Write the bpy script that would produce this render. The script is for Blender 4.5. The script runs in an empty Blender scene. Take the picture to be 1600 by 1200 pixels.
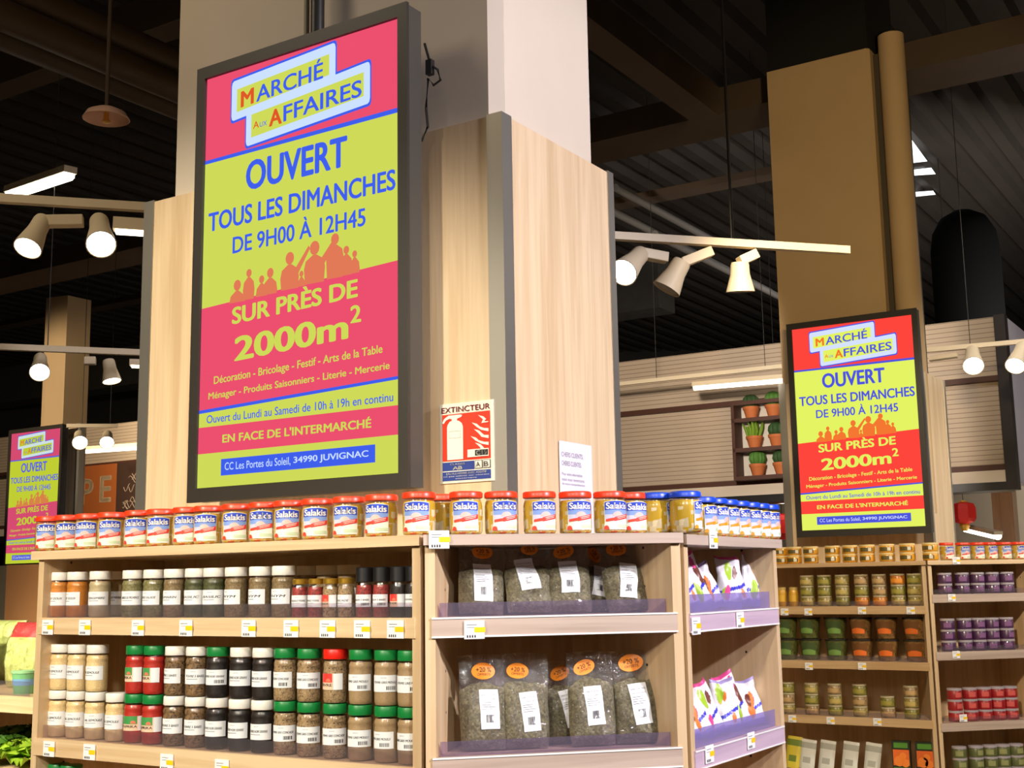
import bpy, math, random
import numpy as np
from mathutils import Vector, Matrix, Euler, noise
random.seed(7)
sc = bpy.context.scene
COL = sc.collection
R = math.radians

# ------------------------------------------------------------------ camera
FPX, PITCH, ROLL, EYE = 1950.0, R(9.09), R(-0.955), 1.5
_cp, _sp = math.cos(PITCH), math.sin(PITCH)
FWD = Vector((0, _cp, _sp)); RT0 = Vector((1, 0, 0)); UP0 = RT0.cross(FWD)
RT = math.cos(ROLL) * RT0 + math.sin(ROLL) * UP0
UP = -math.sin(ROLL) * RT0 + math.cos(ROLL) * UP0
CAM = Vector((0, 0, EYE))
cd = bpy.data.cameras.new('camera'); cam = bpy.data.objects.new('camera', cd); COL.objects.link(cam)
cd.sensor_width = 36; cd.lens = 36 * FPX / 1600; cd.clip_end = 200
cam.matrix_world = Matrix(((RT.x, UP.x, -FWD.x, 0), (RT.y, UP.y, -FWD.y, 0), (RT.z, UP.z, -FWD.z, EYE), (0, 0, 0, 1)))
sc.camera = cam

# ------------------------------------------------------------------ world, exposure, large lights
sc.view_settings.view_transform = 'Standard'; sc.view_settings.look = 'None'
sc.view_settings.gamma = 1; sc.view_settings.use_curve_mapping = False
sc.view_settings.exposure = 0.0
w = bpy.data.worlds.new('store_air'); sc.world = w; w.use_nodes = True
w.node_tree.nodes['Background'].inputs[0].default_value = (1, .85, .7, 1)
w.node_tree.nodes['Background'].inputs[1].default_value = 0.02

def spot(name, loc, tgt, power, col, angle=60, blend=.6, size=.12):
    l = bpy.data.lights.new(name, 'SPOT'); l.energy = power; l.color = col; l.spot_size = R(angle); l.spot_blend = blend; l.shadow_soft_size = size
    o = bpy.data.objects.new(name, l); COL.objects.link(o); o.location = loc
    o.rotation_euler = (Vector(tgt) - Vector(loc)).to_track_quat('-Z', 'Y').to_euler()
    return o
def area(name, loc, tgt, power, col, sx=1.2, sy=.1):
    l = bpy.data.lights.new(name, 'AREA'); l.energy = power; l.color = col; l.shape = 'RECTANGLE'; l.size = sx; l.size_y = sy
    o = bpy.data.objects.new(name, l); COL.objects.link(o); o.location = loc
    o.rotation_euler = (Vector(tgt) - Vector(loc)).to_track_quat('-Z', 'Y').to_euler()
    return o
WARM, NEUT, PINK = (1, .82, .58), (1, .93, .86), (.96, .90, 1.0)
spot('warm_spot_light', (-3.3, -.4, 3.7), (-1.25, 3.7, 1.6), 1120, (1, .90, .71), 38)
spot('aisle_spot_light', (-1.3, -1.5, 3.8), (-.5, 3.2, 1.25), 340, (1, .88, .74), 36)
spot('front_spot_light', (.9, -1.5, 3.8), (.12, 3.1, 1.35), 360, (1, .96, .92), 34)
spot('end_spot_light', (3.7, .5, 3.7), (.45, 3.7, 1.9), 1250, PINK, 50)
spot('far_island_spot_light', (.9, 3.6, 3.7), (2.4, 7.9, 1.2), 620, WARM, 44)
spot('far_corner_spot_light', (4.7, 4.2, 3.7), (3.3, 7.6, 1.25), 420, NEUT, 44)
spot('far_end_spot_light', (6.2, 6.4, 3.4), (3.0, 8.3, 2.1), 300, NEUT, 40)
spot('produce_spot_light', (-3.4, 2.6, 3.2), (-2.15, 4.6, 1.05), 520, (1, .9, .62), 36)
spot('column_wash_light', (1.6, 3.4, 3.2), (2.7, 8.2, 3.9), 330, (1, .76, .42), 44)
spot('backdrop_wash_light', (.8, 7.6, 3.2), (1.9, 12.3, 2.85), 520, (1, .88, .76), 80)  # unseen lamp added in mid-air to brighten the lower fascia
spot('backdrop_wash_light', (3.4, 8.3, 4.0), (4.0, 10.8, 3.0), 60, NEUT, 90)
spot('backdrop_wash_light', (-4.3, 13.6, 4.2), (-5.0, 16.5, 3.0), 520, WARM, 80)
spot('aisle_end_spot_light', (-6.0, 9.5, 3.6), (-4.6, 12.9, 3.2), 520, WARM, 40)
area('store_fill_light', (0, -1.5, 4.6), (0, 1.5, 0), 15, WARM, 3, .3)
area('store_fill_light', (6, 9, 4.6), (6, 9, 0), 40, NEUT, 3, .3)
area('store_fill_light', (6.0, 11.6, 3.5), (4.8, 18, 1.8), 420, (1, .95, .9), 3, 1)  # unseen panel added to light the market wall and the lantern's front
area('store_fill_light', (-3.0, 3.0, 4.7), (-3.0, 4.2, 0), 40, WARM, 2.4, .3)  # unseen panel added to lift the dark lamp tracks

# ------------------------------------------------------------------ pixel helpers
def ray(x, y): return FWD + (x - 800) / FPX * RT - (y - 600) / FPX * UP
def at(x, y, Y):
    d = ray(x, y); return CAM + d * (Y / d.y)
def onplane(x, y, P, ang):
    n = Vector((-math.sin(R(ang)), math.cos(R(ang)), 0)); d = ray(x, y)
    return CAM + d * ((Vector((P[0], P[1], 0)) - Vector((0, 0, 0))).dot(n) / d.dot(n))
AL, AC, AR = -32.5, 12.5, 57.5            # directions of the three faces of an island
def frame(o, ang): return Matrix.Translation(Vector((o[0], o[1], 0))) @ Matrix.Rotation(R(ang), 4, 'Z')
def loc_on(Mf, ang, x, y, depth):          # local point of frame Mf seen at pixel x, y, on the plane local y = depth
    p = onplane(x, y, Mf @ Vector((0, depth, 0)), ang); return Mf.inverted() @ p

# ------------------------------------------------------------------ materials
def lin(c): return tuple((v / 255 / 12.92) if v / 255 <= .04045 else ((v / 255 + .055) / 1.055) ** 2.4 for v in c) + (1,)
MATS = {}
def mat(name, col, rough=.5, metal=0, coat=0, var=0, scale=8, emit=0, bump=0, spec=.5):
    if name in MATS: return MATS[name]
    m = bpy.data.materials.new(name); m.use_nodes = True; nt = m.node_tree; b = nt.nodes['Principled BSDF']
    b.inputs['Base Color'].default_value = lin(col); b.inputs['Roughness'].default_value = rough
    b.inputs['Metallic'].default_value = metal; b.inputs['Coat Weight'].default_value = coat; b.inputs['Specular IOR Level'].default_value = spec
    if emit: b.inputs['Emission Color'].default_value = lin(col); b.inputs['Emission Strength'].default_value = emit
    if var or bump:
        tc = nt.nodes.new('ShaderNodeTexCoord'); nz = nt.nodes.new('ShaderNodeTexNoise'); nz.inputs['Scale'].default_value = scale; nz.inputs['Detail'].default_value = 4
        nt.links.new(tc.outputs['Object'], nz.inputs['Vector'])
        if var:
            mx = nt.nodes.new('ShaderNodeMix'); mx.data_type = 'RGBA'
            mx.inputs[6].default_value = lin(tuple(max(0, v - var) for v in col)); mx.inputs[7].default_value = lin(tuple(min(255, v + var) for v in col))
            nt.links.new(nz.outputs['Fac'], mx.inputs[0]); nt.links.new(mx.outputs[2], b.inputs['Base Color'])
        if bump:
            bp = nt.nodes.new('ShaderNodeBump'); bp.inputs['Strength'].default_value = bump; bp.inputs['Distance'].default_value = .01
            nt.links.new(nz.outputs['Fac'], bp.inputs['Height']); nt.links.new(bp.outputs['Normal'], b.inputs['Normal'])
    MATS[name] = m; return m
def emis(name, col, s=1.0):
    if name in MATS: return MATS[name]
    m = bpy.data.materials.new(name); m.use_nodes = True; nt = m.node_tree; nt.nodes.clear()
    o = nt.nodes.new('ShaderNodeOutputMaterial'); e = nt.nodes.new('ShaderNodeEmission'); e.inputs[0].default_value = lin(col); e.inputs[1].default_value = s
    nt.links.new(e.outputs[0], o.inputs[0]); MATS[name] = m; return m
def wood(name, c1, c2, axis='z', rough=.45, k=1.0):
    if name in MATS: return MATS[name]
    m = bpy.data.materials.new(name); m.use_nodes = True; nt = m.node_tree; b = nt.nodes['Principled BSDF']; b.inputs['Roughness'].default_value = rough
    tc = nt.nodes.new('ShaderNodeTexCoord'); mp = nt.nodes.new('ShaderNodeMapping'); nt.links.new(tc.outputs['Object'], mp.inputs[0])
    mp.inputs['Scale'].default_value = (14 * k, 14 * k, .7 * k) if axis == 'z' else (.9 * k, 20 * k, 26 * k)
    n1 = nt.nodes.new('ShaderNodeTexNoise'); n1.inputs['Scale'].default_value = 1.3; n1.inputs['Detail'].default_value = 5; n1.inputs['Distortion'].default_value = .8
    n2 = nt.nodes.new('ShaderNodeTexNoise'); n2.inputs['Scale'].default_value = 6; n2.inputs['Detail'].default_value = 3
    nt.links.new(mp.outputs[0], n1.inputs['Vector']); nt.links.new(mp.outputs[0], n2.inputs['Vector'])
    ad = nt.nodes.new('ShaderNodeMath'); ad.operation = 'MULTIPLY_ADD'; ad.inputs[1].default_value = .35
    nt.links.new(n2.outputs['Fac'], ad.inputs[0]); nt.links.new(n1.outputs['Fac'], ad.inputs[2])
    cr = nt.nodes.new('ShaderNodeValToRGB'); cr.color_ramp.elements[0].position = .48; cr.color_ramp.elements[1].position = .80
    cr.color_ramp.elements[0].color = lin(c2); cr.color_ramp.elements[1].color = lin(c1)
    nt.links.new(ad.outputs[0], cr.inputs[0]); nt.links.new(cr.outputs[0], b.inputs['Base Color'])
    MATS[name] = m; return m
def clear(name, tint=(255, 255, 255), fac=.10, rough=.08, bump=0, scale=20, haze=0, fres=.55):
    if name in MATS: return MATS[name]
    m = bpy.data.materials.new(name); m.use_nodes = True; nt = m.node_tree; nt.nodes.clear()
    o = nt.nodes.new('ShaderNodeOutputMaterial'); t = nt.nodes.new('ShaderNodeBsdfTransparent'); t.inputs[0].default_value = lin(tint)
    g = nt.nodes.new('ShaderNodeBsdfGlossy'); g.inputs['Roughness'].default_value = rough
    lw = nt.nodes.new('ShaderNodeLayerWeight'); lw.inputs[0].default_value = .25
    ad = nt.nodes.new('ShaderNodeMath'); ad.operation = 'MULTIPLY_ADD'; ad.inputs[1].default_value = fres; ad.inputs[2].default_value = fac; ad.use_clamp = True
    nt.links.new(lw.outputs['Fresnel'], ad.inputs[0])
    mx = nt.nodes.new('ShaderNodeMixShader'); nt.links.new(ad.outputs[0], mx.inputs[0]); nt.links.new(t.outputs[0], mx.inputs[1]); nt.links.new(g.outputs[0], mx.inputs[2])
    if bump:
        tc = nt.nodes.new('ShaderNodeTexCoord'); nz = nt.nodes.new('ShaderNodeTexNoise'); nz.inputs['Scale'].default_value = scale; nz.inputs['Detail'].default_value = 3; nz.inputs['Distortion'].default_value = 1.5
        nt.links.new(tc.outputs['Object'], nz.inputs['Vector']); bp = nt.nodes.new('ShaderNodeBump'); bp.inputs['Strength'].default_value = bump; bp.inputs['Distance'].default_value = .02
        nt.links.new(nz.outputs['Fac'], bp.inputs['Height']); nt.links.new(bp.outputs['Normal'], g.inputs['Normal']); nt.links.new(bp.outputs['Normal'], lw.inputs['Normal'])
    out = mx.outputs[0]
    if haze:
        df = nt.nodes.new('ShaderNodeBsdfDiffuse'); df.inputs[0].default_value = lin(tint); m2 = nt.nodes.new('ShaderNodeMixShader'); m2.inputs[0].default_value = haze
        nt.links.new(out, m2.inputs[1]); nt.links.new(df.outputs[0], m2.inputs[2]); out = m2.outputs[0]
    nt.links.new(out, o.inputs[0]); MATS[name] = m; return m
def grains(name, c1, c2, scale=260, rough=.6, c3=None):
    if name in MATS: return MATS[name]
    m = bpy.data.materials.new(name); m.use_nodes = True; nt = m.node_tree; b = nt.nodes['Principled BSDF']; b.inputs['Roughness'].default_value = rough
    tc = nt.nodes.new('ShaderNodeTexCoord'); v = nt.nodes.new('ShaderNodeTexVoronoi'); v.inputs['Scale'].default_value = scale
    nt.links.new(tc.outputs['Object'], v.inputs['Vector'])
    sp = nt.nodes.new('ShaderNodeSeparateColor'); nt.links.new(v.outputs['Color'], sp.inputs[0])
    cr = nt.nodes.new('ShaderNodeValToRGB'); cr.color_ramp.elements[0].color = lin(c1); cr.color_ramp.elements[1].color = lin(c2)
    if c3: e = cr.color_ramp.elements.new(.5); e.color = lin(c3)
    nt.links.new(sp.outputs[0], cr.inputs[0]); nt.links.new(cr.outputs[0], b.inputs['Base Color'])
    MATS[name] = m; return m
def feta_mat(name, oil, cheese, speck):
    if name in MATS: return MATS[name]
    m = bpy.data.materials.new(name); m.use_nodes = True; nt = m.node_tree; b = nt.nodes['Principled BSDF']; b.inputs['Roughness'].default_value = .3
    tc = nt.nodes.new('ShaderNodeTexCoord'); v = nt.nodes.new('ShaderNodeTexVoronoi'); v.inputs['Scale'].default_value = 56; v.distance = 'CHEBYCHEV'
    nt.links.new(tc.outputs['Object'], v.inputs['Vector'])
    sp = nt.nodes.new('ShaderNodeSeparateColor'); nt.links.new(v.outputs['Color'], sp.inputs[0])
    sx = nt.nodes.new('ShaderNodeSeparateXYZ'); nt.links.new(tc.outputs['Object'], sx.inputs[0])
    # share of cheese falls with height in the jar: the cubes have settled and oil stands above
    mr = nt.nodes.new('ShaderNodeMapRange'); mr.inputs[1].default_value = .03; mr.inputs[2].default_value = .078; mr.inputs[3].default_value = .05; mr.inputs[4].default_value = 1.05
    nt.links.new(sx.outputs[2], mr.inputs[0])
    gt = nt.nodes.new('ShaderNodeMath'); gt.operation = 'GREATER_THAN'; nt.links.new(sp.outputs[0], gt.inputs[0]); nt.links.new(mr.outputs[0], gt.inputs[1])
    ed = nt.nodes.new('ShaderNodeMath'); ed.operation = 'LESS_THAN'; ed.inputs[1].default_value = .46; nt.links.new(v.outputs['Distance'], ed.inputs[0])
    mu = nt.nodes.new('ShaderNodeMath'); mu.operation = 'MULTIPLY'; nt.links.new(gt.outputs[0], mu.inputs[0]); nt.links.new(ed.outputs[0], mu.inputs[1])
    cr = nt.nodes.new('ShaderNodeValToRGB'); cr.color_ramp.elements[0].color = lin(cheese); cr.color_ramp.elements[1].color = lin(tuple(int(c * .8) for c in cheese)); cr.color_ramp.elements[1].position = .9
    e = cr.color_ramp.elements.new(.94); e.color = lin(speck)
    nt.links.new(sp.outputs[1], cr.inputs[0])
    mx = nt.nodes.new('ShaderNodeMix'); mx.data_type = 'RGBA'; mx.inputs[6].default_value = lin(oil)
    nt.links.new(mu.outputs[0], mx.inputs[0]); nt.links.new(cr.outputs[0], mx.inputs[7]); nt.links.new(mx.outputs[2], b.inputs['Base Color'])
    MATS[name] = m; return m

W_EDGE = wood('oak_edge', (226, 198, 158), (205, 172, 128), 'x')
W_PANEL = wood('oak_panel', (230, 204, 166), (210, 180, 140), 'z')
W_SIDE = wood('oak_side', (220, 192, 152), (200, 168, 126), 'z')
def drilled(src):
    m = src.copy(); m.name = 'oak_side_drilled'; nt = m.node_tree; b = nt.nodes['Principled BSDF']; old = b.inputs['Base Color'].links[0].from_socket
    def mth(op, a, c=0.0):
        n = nt.nodes.new('ShaderNodeMath'); n.operation = op
        for i, q in enumerate((a, c)):
            if isinstance(q, (int, float)): n.inputs[i].default_value = q
            else: nt.links.new(q, n.inputs[i])
        return n.outputs[0]
    tc = nt.nodes.new('ShaderNodeTexCoord'); sx = nt.nodes.new('ShaderNodeSeparateXYZ'); nt.links.new(tc.outputs['Object'], sx.inputs[0])
    dz = mth('MULTIPLY', mth('SUBTRACT', mth('FRACT', mth('DIVIDE', sx.outputs[2], .096)), .5), .096); dy = mth('SUBTRACT', sx.outputs[1], .095)
    hole = mth('LESS_THAN', mth('ADD', mth('MULTIPLY', dz, dz), mth('MULTIPLY', dy, dy)), .0000125)
    mx = nt.nodes.new('ShaderNodeMix'); mx.data_type = 'RGBA'; mx.inputs[7].default_value = lin((36, 26, 20)); nt.links.new(hole, mx.inputs[0]); nt.links.new(old, mx.inputs[6]); nt.links.new(mx.outputs[2], b.inputs['Base Color']); return m
W_DRILL = drilled(W_SIDE)
W_GREY = wood('greige_edge', (196, 176, 160), (174, 153, 138), 'x')
W_LAV = wood('lavender_edge', (205, 180, 196), (186, 160, 182), 'x')
STEEL = mat('brushed_steel', (186, 180, 168), .40, .85, var=8, scale=3)
WHITE = mat('white_plastic', (240, 238, 232), .4)
PAPER = mat('white_paper', (244, 242, 242), .6)
INK = mat('black_ink', (20, 20, 22), .6)
GREYINK = mat('grey_ink', (120, 118, 124), .6)
YEL = mat('yellow_card', (250, 205, 20), .5)
BLACK = mat('black_plastic', (30, 28, 26), .4)
GLASS = clear('jar_glass', (255, 255, 255), .04, .07, fres=.3)
LIP = clear('clear_plastic_lip', (236, 232, 238), .04, .15, haze=.03, fres=.12)
LIPV = clear('violet_reflection_lip', (204, 194, 232), .04, .2, haze=.22, fres=.2)  # violet tint paints a purple reflection onto clear plastic
LIPC = clear('reflection_tinted_lip', (222, 214, 236), .03, .2, haze=.06, fres=.15)  # weaker purple reflection, painted into the plastic's tint
FILM = clear('bag_film', (252, 252, 252), .06, .08, bump=1.0, scale=30, haze=.02, fres=.55)
REDLID = mat('red_lid', (236, 62, 24), .35); BLUELID = mat('blue_lid', (24, 72, 205), .35)

# ------------------------------------------------------------------ mesh builder
class MB:
    def __init__(s): s.v = []; s.f = []; s.m = []
    def add(s, vs, fs, m=0, M=None):
        o = len(s.v); s.v += [tuple(M @ Vector(p)) if M else tuple(p) for p in vs]
        s.f += [tuple(i + o for i in f) for f in fs]; s.m += ([m] * len(fs) if isinstance(m, int) else m); return s
    def box(s, x0, x1, y0, y1, z0, z1, m=0, M=None):
        v = [(x, y, z) for x in (x0, x1) for y in (y0, y1) for z in (z0, z1)]
        return s.add(v, [(0, 1, 3, 2), (4, 6, 7, 5), (0, 4, 5, 1), (2, 3, 7, 6), (0, 2, 6, 4), (1, 5, 7, 3)], m, M)
    def prism(s, poly, z0, z1, m=0, M=None):
        n = len(poly); v = [(x, y, z0) for x, y in poly] + [(x, y, z1) for x, y in poly]
        f = [tuple(range(n - 1, -1, -1)), tuple(range(n, 2 * n))] + [(i, (i + 1) % n, n + (i + 1) % n, n + i) for i in range(n)]
        return s.add(v, f, m, M)
    def lathe(s, prof, n=24, m=0, M=None, cap=True):
        v = [(r * math.cos(2 * math.pi * k / n), r * math.sin(2 * math.pi * k / n), z) for r, z in prof for k in range(n)]
        f = [(i * n + k, i * n + (k + 1) % n, (i + 1) * n + (k + 1) % n, (i + 1) * n + k) for i in range(len(prof) - 1) for k in range(n)]
        mm = [(m if isinstance(m, int) else m[i]) for i in range(len(prof) - 1) for k in range(n)]
        if cap:
            f += [tuple(range(n - 1, -1, -1)), tuple(range((len(prof) - 1) * n, len(prof) * n))]
            mm += [m if isinstance(m, int) else m[0], m if isinstance(m, int) else m[-1]]
        return s.add(v, f, mm, M)
    def tube(s, pts, r, n=8, m=0):
        P = [Vector(p) for p in pts]; rings = []
        for i, p in enumerate(P):
            d = (P[min(i + 1, len(P) - 1)] - P[max(i - 1, 0)]).normalized()
            a = d.cross(Vector((0, 0, 1)) if abs(d.z) < .95 else Vector((1, 0, 0))).normalized(); b = d.cross(a)
            rr = r if isinstance(r, (int, float)) else r[i]
            rings.append([p + rr * (a * math.cos(2 * math.pi * k / n) + b * math.sin(2 * math.pi * k / n)) for k in range(n)])
        v = [q for rg in rings for q in rg]
        f = [(i * n + k, (i + 1) * n + k, (i + 1) * n + (k + 1) % n, i * n + (k + 1) % n) for i in range(len(P) - 1) for k in range(n)]
        f += [tuple(range(n)), tuple(range((len(P) - 1) * n + n - 1, (len(P) - 1) * n - 1, -1))]
        return s.add(v, f, m)
    def strip(s, u0, u1, lo, hi, fn, m=0, n=10):      # band between two curves, mapped by fn(u, v)
        lo_ = lo if callable(lo) else (lambda u: lo); hi_ = hi if callable(hi) else (lambda u: hi); v = []
        for i in range(n + 1):
            u = u0 + (u1 - u0) * i / n; v += [fn(u, lo_(u)), fn(u, hi_(u))]
        return s.add(v, [(2 * i, 2 * i + 2, 2 * i + 3, 2 * i + 1) for i in range(n)], m)
    def flat(s, vs2, fs, fn, m=0): return s.add([fn(*p) for p in vs2], fs, m)
    def mesh(s, name, mats, smooth=0):
        me = bpy.data.meshes.new(name); me.from_pydata(s.v, [], s.f)
        for x in (mats if isinstance(mats, (list, tuple)) else [mats]): me.materials.append(x)
        me.polygons.foreach_set('material_index', s.m)
        if smooth:
            me.polygons.foreach_set('use_smooth', [True] * len(s.f)); me.set_sharp_from_angle(angle=R(smooth))
        me.update(); return me
    def build(s, name, mats, parent=None, smooth=0, label=None, bevel=0):
        o = bpy.data.objects.new(name, s.mesh(name, mats, smooth)); COL.objects.link(o)
        if parent: o.parent = parent
        if label: o['label'] = label
        if bevel:
            b = o.modifiers.new('bevel', 'BEVEL'); b.width = bevel; b.segments = 2; b.limit_method = 'ANGLE'
        return o
def tag(o, label, cat, group=None):
    o['label'] = label; o['category'] = cat
    if group: o['group'] = group
    return o
def struct(o): o['kind'] = 'structure'; return o
def thing(name, label, cat, loc=(0, 0, 0), rz=0, group=None):
    o = bpy.data.objects.new(name, None); COL.objects.link(o); o.location = loc; o.rotation_euler = (0, 0, rz); o.empty_display_size = .05
    return tag(o, label, cat, group)
def kids(o): return [c for c in bpy.data.objects if c.parent == o]
KID = {}
def dup(src, loc, rot, label, group=None, parent=None):
    """copy a thing with its parts and their sub-parts"""
    c = src.copy(); COL.objects.link(c); c.location = loc; c.rotation_euler = rot
    if label: c['label'] = label
    if group: c['group'] = group
    if src.name not in KID: KID[src.name] = [(k, kids(k)) for k in kids(src)]
    for k, sub in KID[src.name]:
        d = k.copy(); COL.objects.link(d); d.parent = c
        for q in sub:
            e = q.copy(); COL.objects.link(e); e.parent = d
    return c
class Proto:
    """the first placing uses the built thing itself, later ones copy it"""
    def __init__(s, o): s.o = o; s.used = False
    def place(s, loc, rot, label, group=None):
        if not s.used:
            s.used = True; s.o.location = loc; s.o.rotation_euler = rot; s.o['label'] = label
            if group: s.o['group'] = group
            return s.o
        return dup(s.o, loc, rot, label, group)
ORD = 'first second third fourth fifth sixth seventh eighth ninth tenth eleventh twelfth thirteenth fourteenth fifteenth sixteenth seventeenth eighteenth nineteenth twentieth'.split()

TXT = {}
def text2d(t, shear=0.0, space=1.0):
    k = (t, shear, space)
    if k in TXT: return TXT[k]
    c = bpy.data.curves.new('t', 'FONT'); c.body = t; c.resolution_u = 4; c.shear = shear; c.space_character = space; c.fill_mode = 'FRONT'
    o = bpy.data.objects.new('t', c); COL.objects.link(o); bpy.context.view_layer.update()
    me = bpy.data.meshes.new_from_object(o.evaluated_get(bpy.context.evaluated_depsgraph_get()))
    v = [(p.co.x, p.co.y) for p in me.vertices]; f = [tuple(p.vertices) for p in me.polygons]
    bpy.data.objects.remove(o); bpy.data.curves.remove(c); bpy.data.meshes.remove(me)
    TXT[k] = (v, f); return TXT[k]
def put_text(mb, t, u0, u1, v0, v1, fn, m, bold=0.0, shear=0.0, space=1.0, slant=0.0):
    """text fitted to the box u0..u1, v0..v1 (v upward), mapped by fn; slant lifts the far end; bold thickens the strokes"""
    vs, fs = text2d(t, shear, space); b = bold
    sh = [(0, 0)] if b <= 0 else [(-b, 0), (b, 0), (0, b * .6), (0, -b * .6), (-b * .7, b * .45), (b * .7, b * .45), (-b * .7, -b * .45), (b * .7, -b * .45)]
    xs = [p[0] for p in vs]; ys = [p[1] for p in vs]; x0, x1, y0, y1 = min(xs) - b, max(xs) + b, min(ys) - b * .6, max(ys) + b * .6
    for dx, dy in sh:
        q = [((x + dx - x0) / (x1 - x0), (y + dy - y0) / (y1 - y0)) for x, y in vs]
        mb.flat([(u0 + a * (u1 - u0), v0 + c * (v1 - v0) + slant * a) for a, c in q], fs, fn, m)

# ------------------------------------------------------------------ setting
DARK = mat('dark_paint', (26, 22, 18), .8, var=6, scale=2)
fl = MB().box(-14, 16, -7, 26, -.1, 0); struct(fl.build('floor', mat('floor_tiles', (176, 164, 148), .35, var=10, scale=3)))
# corrugated deck: ribs run along the islands' depth direction
cm = MB(); DIR = Vector((math.cos(R(57.5)), math.sin(R(57.5)), 0)); SIDE = Vector((-DIR.y, DIR.x, 0)); CZ = 6.3
N = 150; pv = []
for i in range(N + 1):
    s_ = -26 + i * .34
    for a, z in ((0, 0), (.12, 0), (.16, .10), (.29, .10), (.33, 0)):
        c0 = Vector((1, 9, 0)) + SIDE * (s_ + a)
        pv += [c0 - DIR * 24 + Vector((0, 0, CZ + z)), c0 + DIR * 24 + Vector((0, 0, CZ + z))]
n = len(pv) // 2
cm.add(pv, [(2 * i, 2 * i + 1, 2 * i + 3, 2 * i + 2) for i in range(n - 1)])
struct(cm.build('ceiling', mat('deck_paint', (40, 33, 26), .8, var=6, scale=1.5)))
for nm, b in (('wall_left', (-14.2, -14, -7, 26)), ('wall_right', (16, 16.2, -7, 26)), ('wall_front', (-14, 16, -7.2, -7)), ('wall_back', (-14, 16, 26, 26.2))):
    struct(MB().box(b[0], b[1], b[2], b[3], 0, 6.6).build(nm, DARK))
def bar(name, p, d, l0, l1, wd, ht, m, roundn=0):
    """long member through p along d; p is the middle of its underside"""
    d = Vector(d).normalized(); s = Vector((-d.y, d.x, 0)); p = Vector(p)
    if roundn: return MB().tube([p + d * l0 + Vector((0, 0, ht / 2)), p + d * l1 + Vector((0, 0, ht / 2))], ht / 2, roundn).build(name, m, smooth=40)
    mb = MB(); v = [p + d * l + s * a + Vector((0, 0, z)) for l in (l0, l1) for a in (-wd / 2, wd / 2) for z in (0, ht)]
    mb.add(v, [(0, 1, 3, 2), (4, 6, 7, 5), (0, 4, 5, 1), (2, 3, 7, 6), (0, 2, 6, 4), (1, 5, 7, 3)]); return mb.build(name, m)
LD = (-DIR.y, DIR.x, 0)                           # direction of the long faces
BEAM = mat('concrete_beam', (74, 58, 42), .8, var=10, scale=2)
struct(bar('ceiling_beam', at(1060, 211, 9.3), LD, -9, 12, .48, .2, BEAM))
struct(bar('ceiling_beam', at(1085, 300, 12.3), LD, -1.8, 12, .22, .07, BEAM))
struct(bar('ceiling_beam', at(985, 100, 7.0), DIR, -3, 1.1, .2, .2, BEAM))
struct(bar('ceiling_beam', at(35, 132, 8.6), LD, -2.4, 6, .2, .25, BEAM))
struct(bar('ceiling_beam', at(520, 560, 20), LD, -6, 10, .5, .7, mat('dusty_beam', (58, 56, 52), .8, var=8)))
PIPE = mat('brown_pipe', (74, 56, 36), .55, var=8); GPIPE = mat('grey_pipe', (104, 101, 97), .5); WIRE = mat('dark_wire', (46, 42, 38), .6)
for i, (x, y, Y, h, wh) in enumerate(((150, 66, 6.2, .16, 'upper'), (150, 108, 6.2, .16, 'middle'), (140, 132, 6.6, .15, 'lower'))):
    tag(bar('ceiling_pipe', at(x, y, Y), DIR, -6, 1.5, h, h, PIPE, 12), f'brown ceiling pipe under the dark deck, {wh} of three beside the pillar', 'pipe', 'brown pipes under the deck')
for i, (x, y, Y, l0, l1, wh) in enumerate(((1060, 388, 12.5, -3, 2.6, 'thick grey pipe above the lamp track, beneath the far beam'), (1050, 347, 12, -1.2, 1.2, 'short grey pipe end hanging above the longer grey pipe'), (1180, 450, 13.5, -2.5, 2.5, 'grey pipe passing behind the two cream spotlights'))):
    tag(bar('ceiling_pipe', at(x, y, Y), DIR, l0, l1, .075, .075, GPIPE, 10), wh, 'pipe', 'grey pipes in the far ceiling')
ro = MB(); p = at(1145, 388, 6.15); ro.tube([p, p + Vector((0, 0, 2.6))], .008, 8)
tag(ro.build('hanger_rod', GPIPE), 'thin grey rod holding up the lamp track near the tan column', 'rod')
# grey air duct hanging far behind and the black drop duct
du = MB(); p = at(1510, 420, 13.2); du.lathe([(.36, 3.4), (.36, 5.0), (.33, 5.2), (.24, 5.36), (.1, 5.44)], 28, M=Matrix.Translation((p.x, p.y, 0)))
tag(du.build('drop_duct', mat('black_duct', (4, 4, 4), 1, spec=.05), smooth=40), 'big black vertical ventilation duct with a rounded top above the counter fascia', 'duct')
# roof light far on the other side of the tan column
wn = MB(); c = at(1425, 235, 13.6)
def ceilpt(x, y, z=CZ - .02):
    d = ray(x, y); return CAM + d * ((z - EYE) / d.z)
for q in (((1404, 203), (1417, 208), (1449, 252), (1404, 257)), ((1404, 268), (1455, 262), (1462, 272), (1404, 276)), ((1404, 302), (1458, 298), (1462, 304), (1404, 310))):
    wn.add([ceilpt(*k) for k in q], [(0, 1, 2, 3)])
struct(wn.build('window_1', emis('sky_light', (250, 252, 255), 2.2)))

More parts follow.
